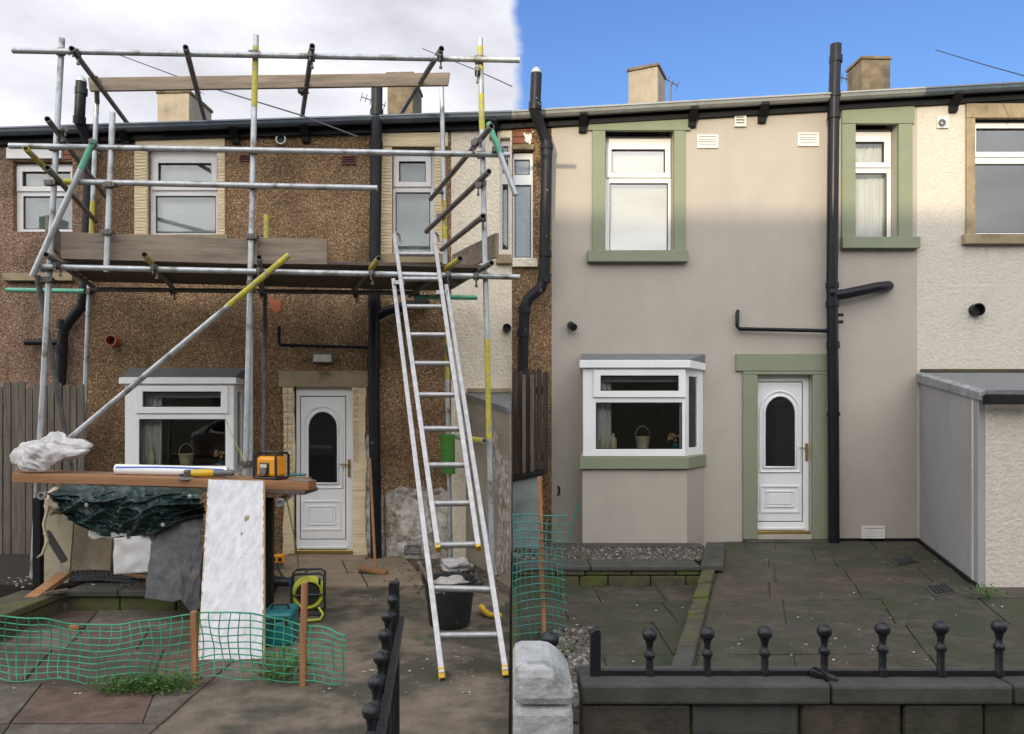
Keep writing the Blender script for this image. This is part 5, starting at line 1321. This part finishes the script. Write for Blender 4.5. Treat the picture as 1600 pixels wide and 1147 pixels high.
# broom
bh = G(583, 900, ZL)
br_ = thing('broom', bh, 'yard broom with a long wooden handle leaning on the black soil pipe', 'broom')
build('handle', MB().tube([bh + Vector((.02, .03, .08)), P(578, 716, .20)], .017, 8), m_newwood, br_, smooth=40)
build('head', MB().beam(bh + Vector((-.17, .03, .095)), bh + Vector((.17, -.06, .05)), .09, .05), m_newwood, br_, bevel=.008)
build('bristles', MB().beam(bh + Vector((-.16, .028, .045)), bh + Vector((.16, -.058, .012)), .085, .05), m_moss, br_)
# cement bag by the wall
cbp = G(712, 895, ZL + .02)
blob('cement_bag', cbp + Vector((0, .1, .07)), .15, (1.2, .8, .55), 20, .6, 'half-empty white and dark bag slumped at the wall behind the ladder', m_sack, 'bag', folds=(-.7, -.4, .5), n=80)
# artificial grass square hung on the pole
gsq = [P(687, 678, .48), P(711, 679, .48), P(711, 741, .48), P(690, 739, .48)]
tag(build('grass_mat', MB().grid(lambda u, v: gsq[0].lerp(gsq[1], u).lerp(gsq[3].lerp(gsq[2], u), v) + Vector((0, .02 * math.sin(u * 5 + v), 0)), 8, 10), m_grassm, loc=gsq[0], solid=.012), 'offcut of green artificial grass hanging behind the ladder', 'artificial grass')
yh = [G(752, 948, ZL + .05), G(757, 955, ZL + .04), G(764, 961, ZL + .03), G(784, 962, ZL + .03)]
tag(build('strap_handle', MB().tube(yh, [.028, .03, .028, .026], 8), m_yplas, loc=yh[0], smooth=50), 'bent yellow plastic handle on the ground right of the bucket', 'handle')
# rubble and dust along the wall foot
def rubreg(r_): 
    p = G(r_.triangular(590, 780, 700), r_.uniform(878, 925), ZL + .03); return p.x, p.y
stones(420, rubreg, lambda x, y: ZL + .02, .006, .022, 31, 'rubble')
scat(110, lambda r_: tuple(G(r_.uniform(1120, 1540), r_.uniform(870, 1040), .004).xy), lambda x, y: .004, 3, 'litter', m_debris, .002, .014)
scat(30, lambda r_: tuple(G(r_.uniform(880, 1110), r_.uniform(925, 1040), ZS).xy), lambda x, y: ZS + .004, 4, 'litter', m_debris, .004, .014)
scat(190, lambda r_: tuple(G(r_.uniform(430, 790), r_.uniform(885, 1090), ZL).xy), lambda x, y: ZL + .002, 6, 'litter', m_debris, .004, .014)
scat(70, lambda r_: tuple(G(r_.uniform(60, 300), r_.uniform(965, 1090), ZL).xy), lambda x, y: ZL + .014, 8, 'litter', m_debris, .004, .012)
p = G(106, 985, ZL + .015)
tag(build('brick_piece', MB().prism([p, p + Vector((.09, .01, 0)), p + Vector((.07, .07, 0)), p + Vector((.0, .06, 0))], (0, 0, .04)), m_terra, loc=p, bevel=.008), 'small orange broken brick on the flags behind the netting', 'brick')

# weeds
def weed(c, n, s, seed, label, group='weeds in the paving'):
    r_ = random.Random(seed); mb = MB(); st = MB(); c = Vector(c)
    for _ in range(n):
        a = r_.uniform(0, 6.28); rad = s * r_.random() ** .6; h_ = s * r_.uniform(.15, .9) * (1 - .5 * rad / s)
        p = c + Vector((rad * math.cos(a), rad * math.sin(a) * .7, h_)); L_ = s * r_.uniform(.12, .26)
        dv = Vector((math.cos(a + r_.uniform(-1, 1)), math.sin(a + r_.uniform(-1, 1)), r_.uniform(-.3, .7))).normalized(); sv = dv.cross(Vector((r_.uniform(-.4, .4), r_.uniform(-.4, .4), 1))).normalized()
        mb.add([p, p + dv * L_ * .5 + sv * L_ * .28, p + dv * L_, p + dv * L_ * .5 - sv * L_ * .28], [(0, 1, 2, 3)])
        if r_.random() < .25: st.tube([c + Vector((rad * .2 * math.cos(a), rad * .2 * math.sin(a), 0)), p], s * .015, 4)
    t = thing('weed', c, label, 'weed', group)
    build('leaves', mb, m_leaf, t); build('stems', st, m_leaf, t)
weed(G(992, 908, ZS), 90, .16, 1, 'small green weed at the foot of the mossy bed wall')
weed(G(1122, 925, ZS), 60, .14, 2, 'weed growing against the kerb right of the sunken flags')
weed(G(1540, 934, 0), 110, .17, 3, 'leafy weed in the corner by the grey outbuilding')
weed(G(437, 1062, ZL), 150, .26, 4, 'tall weed behind the netting beside the right stake')
weed(G(456, 1040, ZL), 80, .18, 5, 'small weed at the toolbox corner behind the netting')
weed(G(878, 1022, ZS), 70, .14, 6, 'dark weed between the white pier and the gravel')
for k, px in enumerate((185, 208, 231, 254, 277)): weed(G(px, 1080, ZL), 130, .17, 10 + k, ('leftmost', 'second from left', 'middle', 'second from right', 'rightmost')[k] + ' clump of the green weed strip before the netting stake')
weed(G(655, 1000, ZL), 40, .07, 30, 'flat green moss tuft on the concrete by the ladder foot'); weed(G(670, 1008, ZL), 40, .07, 31, 'flat green moss tuft right of its twin by the ladder foot')

# ------------------------------------------------------------------ plastic netting
def netting(label, topf, botf, u0, u1, d, cols, rows, m_, stakes, r=.0045, seed=1):
    c = P((u0 + u1) / 2, 1000, d)
    t = thing('plastic_netting', c, label, 'netting', 'green plastic netting')
    mb = MB(); NS = 70
    def pt(px, v):
        k = (px - u0) / (u1 - u0)
        yy = lerp(topf(px), botf(px), v)
        return P(px + 9 * noise.noise(Vector((px * .02, v * 1.7, seed))), yy + 9 * noise.noise(Vector((px * .017, v * 1.9, seed + 8))) * (.35 + v), d + .12 * noise.noise(Vector((px * .012, v * 1.2, seed + 4))))
    for j in range(rows + 1):
        v = j / rows
        ue = u1 + (6 * noise.noise(Vector((j * 1.7, seed, 2))) + 4)
        mb.tube([pt(lerp(u0, ue, i / NS), v) for i in range(NS + 1)], r * (1.35 if j == 0 else 1), 5)
    for i in range(cols + 1):
        px = lerp(u0, u1, i / cols)
        mb.tube([pt(px, -.012 + 1.012 * j / (rows * 2)) for j in range(rows * 2 + 1)], r * .85, 5)
    build('net_strands', mb, m_, t, smooth=60)
    for (x0, y0, x1, y1, w) in stakes:
        a, b = P(x0, y0, d - .03), P(x1, y1, d - .03)
        build('stake', MB().beam(b, a, w, w, up=(0, 1, 0)), m_stakewood, t, bevel=.004)
    return t
def interp(tab):
    def f(x):
        for (a, ya), (b, yb) in zip(tab, tab[1:]):
            if x <= b:
                k = (x - a) / (b - a); k = k * k * (3 - 2 * k); return lerp(ya, yb, k)
        return tab[-1][1]
    return f
DN = 4.75
tf = interp([(-40, 960), (57, 966), (110, 975), (170, 977), (230, 969), (300, 960), (325, 956), (390, 958), (430, 967), (500, 981), (540, 992)])
netting('green plastic mesh fencing strung between two stakes across the front of the left yard', tf, lambda x: tf(x) * .25 + 1095 * .75, -20, 536, DN, 35, 9, m_net_g, [(303, 955, 305, 1110, .04), (476, 910, 473, 1085, .04)], r=.0047, seed=2)
tf2 = interp([(800, 806), (830, 803), (880, 806)])
netting('torn teal plastic mesh hanging from a stake left of the beige house', tf2, lambda x: 1002 + (x - 800) * .05, 801, 881, 4.0, 9, 16, m_net_t, [(843, 745, 850, 992, .035)], r=.0045, seed=8)
tag(build('garden_cane', MB().beam(P(903, 786, .58), P(888, 842, .75), .02, .01), m_net_t, loc=P(888, 842, .7)), 'thin green strip leaning against the left side of the beige bay', 'strip')

# ------------------------------------------------------------------ sill ornaments inside the bays
def sillthing(kind, px, py, d, label, s=1.0):
    c = P(px, py, d)
    if kind == 'pot':
        t = thing('plant_pot', c, label, 'plant pot', 'ornaments in the bay windows')
        build('pot', MB().lathe([(.0, 0), (.055 * s, 0), (.075 * s, .12 * s), (.08 * s, .125 * s), (.068 * s, .12 * s), (.05 * s, .02), (0, .02)], c, 20), m_cream_pot, t, smooth=40)
        build('handle', MB().tube([c + Vector((.075 * s * math.cos(a), 0, .12 * s + .11 * s * math.sin(a))) for a in [math.pi * k / 12 for k in range(13)]], .005, 6), m_galv, t, smooth=60)
    elif kind == 'bottle':
        t = tag(build('bottle', MB().lathe([(.035 * s, 0), (.038 * s, .01), (.038 * s, .10 * s), (.015 * s, .13 * s), (.015 * s, .16 * s), (.0, .165 * s)], c, 16), m_cream_pot, loc=c, smooth=50), label, 'bottle', 'ornaments in the bay windows')
    else:
        t = thing('flower_vase', c, label, 'vase', 'ornaments in the bay windows')
        build('vase', MB().lathe([(.03, 0), (.05, .03), (.03, .06), (.02, .07)], c, 16), m_teal, t, smooth=50)
        r_ = random.Random(3); q_ = MB()
        for _ in range(9): q_.ball(c + Vector((r_.uniform(-.08, .06), r_.uniform(-.03, .03), r_.uniform(.10, .19))), .022, 8)
        build('flowers', q_, m_foam, t, smooth=60)
sillthing('pot', 1004, 701, .40, 'cream basket pot with hoop handle in the beige-house bay window', 1.25)
sillthing('bottle', 942, 701, .42, 'cream bottle at the left of the beige-house bay window', 1.1)
sillthing('bottle', 958, 701, .38, 'second bottle beside the cream one in the beige-house bay window', 1.2)
sillthing('vase', 1055, 701, .42, 'teal vase of yellow flowers at the right of the beige-house bay window')
sillthing('pot', 291, 728, .40, 'cream basket pot with hoop handle in the scaffolded-house bay window', 1.25)
sillthing('bottle', 237, 727, .42, 'pale green bottle at the left of the scaffolded-house bay window', 1.3)
sillthing('vase', 345, 727, .40, 'teal vase of yellow flowers at the right of the scaffolded-house bay window')

# ------------------------------------------------------------------ railings and gate piers at the front
DR = 7.0            # three metres from the camera
def dep(d): return D - d
zc = P(0, 1062, DR).z
fwall = thing('front_wall', (2.3, -7, ZS), 'low dark stone front wall carrying the black railings', 'wall')
x0w = fx(905, DR)
build('wall', MB().box(x0w + .01, 4.2, -7.0, -6.88, -.35, zc - .085), m_moss, fwall)
rs_ = random.Random(6)
for zt2, hh in ((zc - .088, .13), (zc - .226, .16), (zc - .394, .15)):
    xx = x0w
    while xx < 4.2:
        w = min(rs_.uniform(.22, .5), 4.21 - xx)
        build('stone', MB().box(xx + .005, xx + w - .005, -7.02 - rs_.uniform(0, .018), -6.95, zt2 - hh, zt2), rs_.choice((m_darkstone, m_flag[0], m_flag[1])), fwall, bevel=.012); xx += w
xx = x0w; rq = random.Random(2)
while xx < 4.2:
    w = min(rq.uniform(.7, 1.0), 4.2 - xx)
    build('coping_slab', MB().box(xx + .003, xx + w - .003, -7.06, -6.83, zc - .08, zc + rq.uniform(-.003, .002)), m_darkstone, fwall, bevel=.012); xx += w
rail = thing('iron_railing', P(1240, 1062, DR - .06), 'row of black iron ball-topped railings along the right front wall', 'railing')
dR = DR - .05
def baluster(par, c, zbase, zball, r, name='baluster'):
    s = r / .029
    o = build(name, MB().lathe([(.021 * s, zbase - zball), (.023 * s, zbase - zball + .008), (.0145 * s, zbase - zball + .028), (.0145 * s, -.092 * s), (.019 * s, -.09 * s), (.0215 * s, -.082 * s), (.0215 * s, -.074 * s), (.0135 * s, -.064 * s), (.0115 * s, -.045 * s), (.015 * s, -.036 * s), (.0165 * s, -.02 * s)], c, 14), m_iron, par, smooth=40)
    build('ball_finial', MB().ball(c, r, 20), m_iron, o, smooth=80)
    return o
for px, py in ((1015, 992), (1105, 990), (1195, 989), (1288, 986), (1379, 983), (1470, 981), (1561, 979), (1652, 977)):
    baluster(rail, P(px, py, dR), zc - .002, P(px, py, dR).z, .030)
p0 = P(930, 981, dR)
build('end_post', MB().prism([(p0.x - .021, p0.y - .02, zc - .01), (p0.x + .021, p0.y - .02, zc - .01), (p0.x + .021, p0.y - .02, p0.z + .004), (p0.x - .021, p0.y - .02, p0.z - .012)], (0, .045, 0)), m_iron, rail, bevel=.004)
build('bottom_rail', MB().box(p0.x + .0215, 4.1, p0.y - .012, p0.y + .012, zc + .003, zc + .022), m_iron, rail)
lt = build('latch', MB().beam(P(1266, 1048, dR + .03), P(1308, 1063, dR + .05), .03, .025), m_iron, rail, bevel=.006)
build('latch_tongue', MB().beam(P(1270, 1044, dR + .03), P(1290, 1056, dR + .05), .015, .02), m_iron, lt)
pier = thing('gate_pier', (.12, -7.1, ZS), 'white painted stone gate pier with a sloping cap between the two yards', 'gate pier')
zt_ = P(0, 1010, DR).z
xl, xm1, xr_ = fx(801.5, DR + .1), fx(862, DR + .1), fx(893, DR + .1)
build('shaft', MB().box(xl, xr_ - .004, -7.25, -6.9, -.35, P(0, 1068, DR).z), m_white, pier, bevel=.03)
zsh = P(0, 1067, DR).z
build('cap', MB().prism([(xl, -7.26, zsh), (xr_, -7.26, zsh), (xr_, -7.26, zsh + .07), (xm1, -7.26, zt_), (xl, -7.26, zt_)], (0, .37, 0)), m_white, pier, bevel=.04)
pg = thing('gate_post', G(860, 1120, ZS), 'black iron gate post with a large glossy ball behind the white pier', 'gate post')
baluster(pg, P(859, 1000, DR - .25), ZS, P(859, 1000, DR - .25).z, .040, 'post')
# open gate seen almost edge-on in the left yard
gt = thing('iron_gate', G(612, 1120, ZL), 'open black iron gate with ball finials seen edge-on at the bottom of the left yard', 'gate')
bp = []
for px, py, dp in ((613, 938, 3.95), (605, 964, 3.64), (600.5, 993, 3.33), (594.5, 1029, 3.02), (587, 1067, 2.75), (579, 1112, 2.49)):
    c = P(px, py, D - dp); bp.append(c); baluster(gt, c, ZL + .12, c.z, .029)
zr1 = bp[0].z - .13
off_ = Vector((.045, 0, 0))
build('top_rail', MB().hexa([Vector((bp[0].x + .02, bp[0].y + .1, zr1 - .02)), Vector((bp[-1].x + .02, bp[-1].y - .1, zr1 - .02)), Vector((bp[-1].x + .05, bp[-1].y - .1, zr1 - .02)), Vector((bp[0].x + .05, bp[0].y + .1, zr1 - .02)),
                             Vector((bp[0].x + .02, bp[0].y + .1, zr1 + .02)), Vector((bp[-1].x + .02, bp[-1].y - .1, zr1 + .02)), Vector((bp[-1].x + .05, bp[-1].y - .1, zr1 + .02)), Vector((bp[0].x + .05, bp[0].y + .1, zr1 + .02))]), m_iron, gt, bevel=.004)
build('bottom_rail', MB().beam(bp[0] + Vector((0, .1, ZL + .14 - bp[0].z)), bp[-1] + Vector((0, -.1, ZL + .14 - bp[-1].z)), .03, .04), m_iron, gt)
pq = P(616, 909, D - 4.1)
build('gate_stile', MB().box(pq.x - .028, pq.x + .028, pq.y - .02, pq.y + .02, ZL + .05, pq.z), m_iron, gt, bevel=.004)

# ------------------------------------------------------------------ the terrace across the lane (behind the camera; seen only in reflections and by its shade; left half raised to block the sun)
for x0, x1, eav, rdg, lb in ((-40, -9.25, 7.6, 10.5, 'unseen stone terrace across the back lane, raised to shade the scaffolded house'), (-9.23, 40, 6.7, 9.40, 'lower stone terrace across the back lane, behind the camera')):
    yf, yb = -29.0 + 3.6, -29.0 - 3.6
    t = thing('opposite_terrace', ((x0 + x1) / 2, -29, 0), lb, 'terraced houses')
    y0 = -22.0
    build('wall', MB().box(x0, x1, y0 - 7, y0 + 3.4 - 3.4, -.4, eav), m_oldstone, t)
    build('roof', MB().prism([(x0, y0 + .2, eav), (x0, y0 - 3.5, rdg), (x0, y0 - 7.2, eav)], (x1 - x0, 0, 0)), m_slate, t)
    n = int((x1 - x0) / 4.6)
    for k in range(n):
        xc = x0 + (k + .5) * (x1 - x0) / n
        for zz in (1.0, 4.2):
            build('window', MB().box(xc - .55, xc + .55, y0 + .002, y0 + .03, zz, zz + 1.5), m_darkglass, t)
    build('chimney', MB().box(-2.2 + (0 if x0 > -10 else -20), -1.5 + (0 if x0 > -10 else -20), y0 - 4, y0 - 3, rdg - .6, rdg + .55), m_chimstone, t)
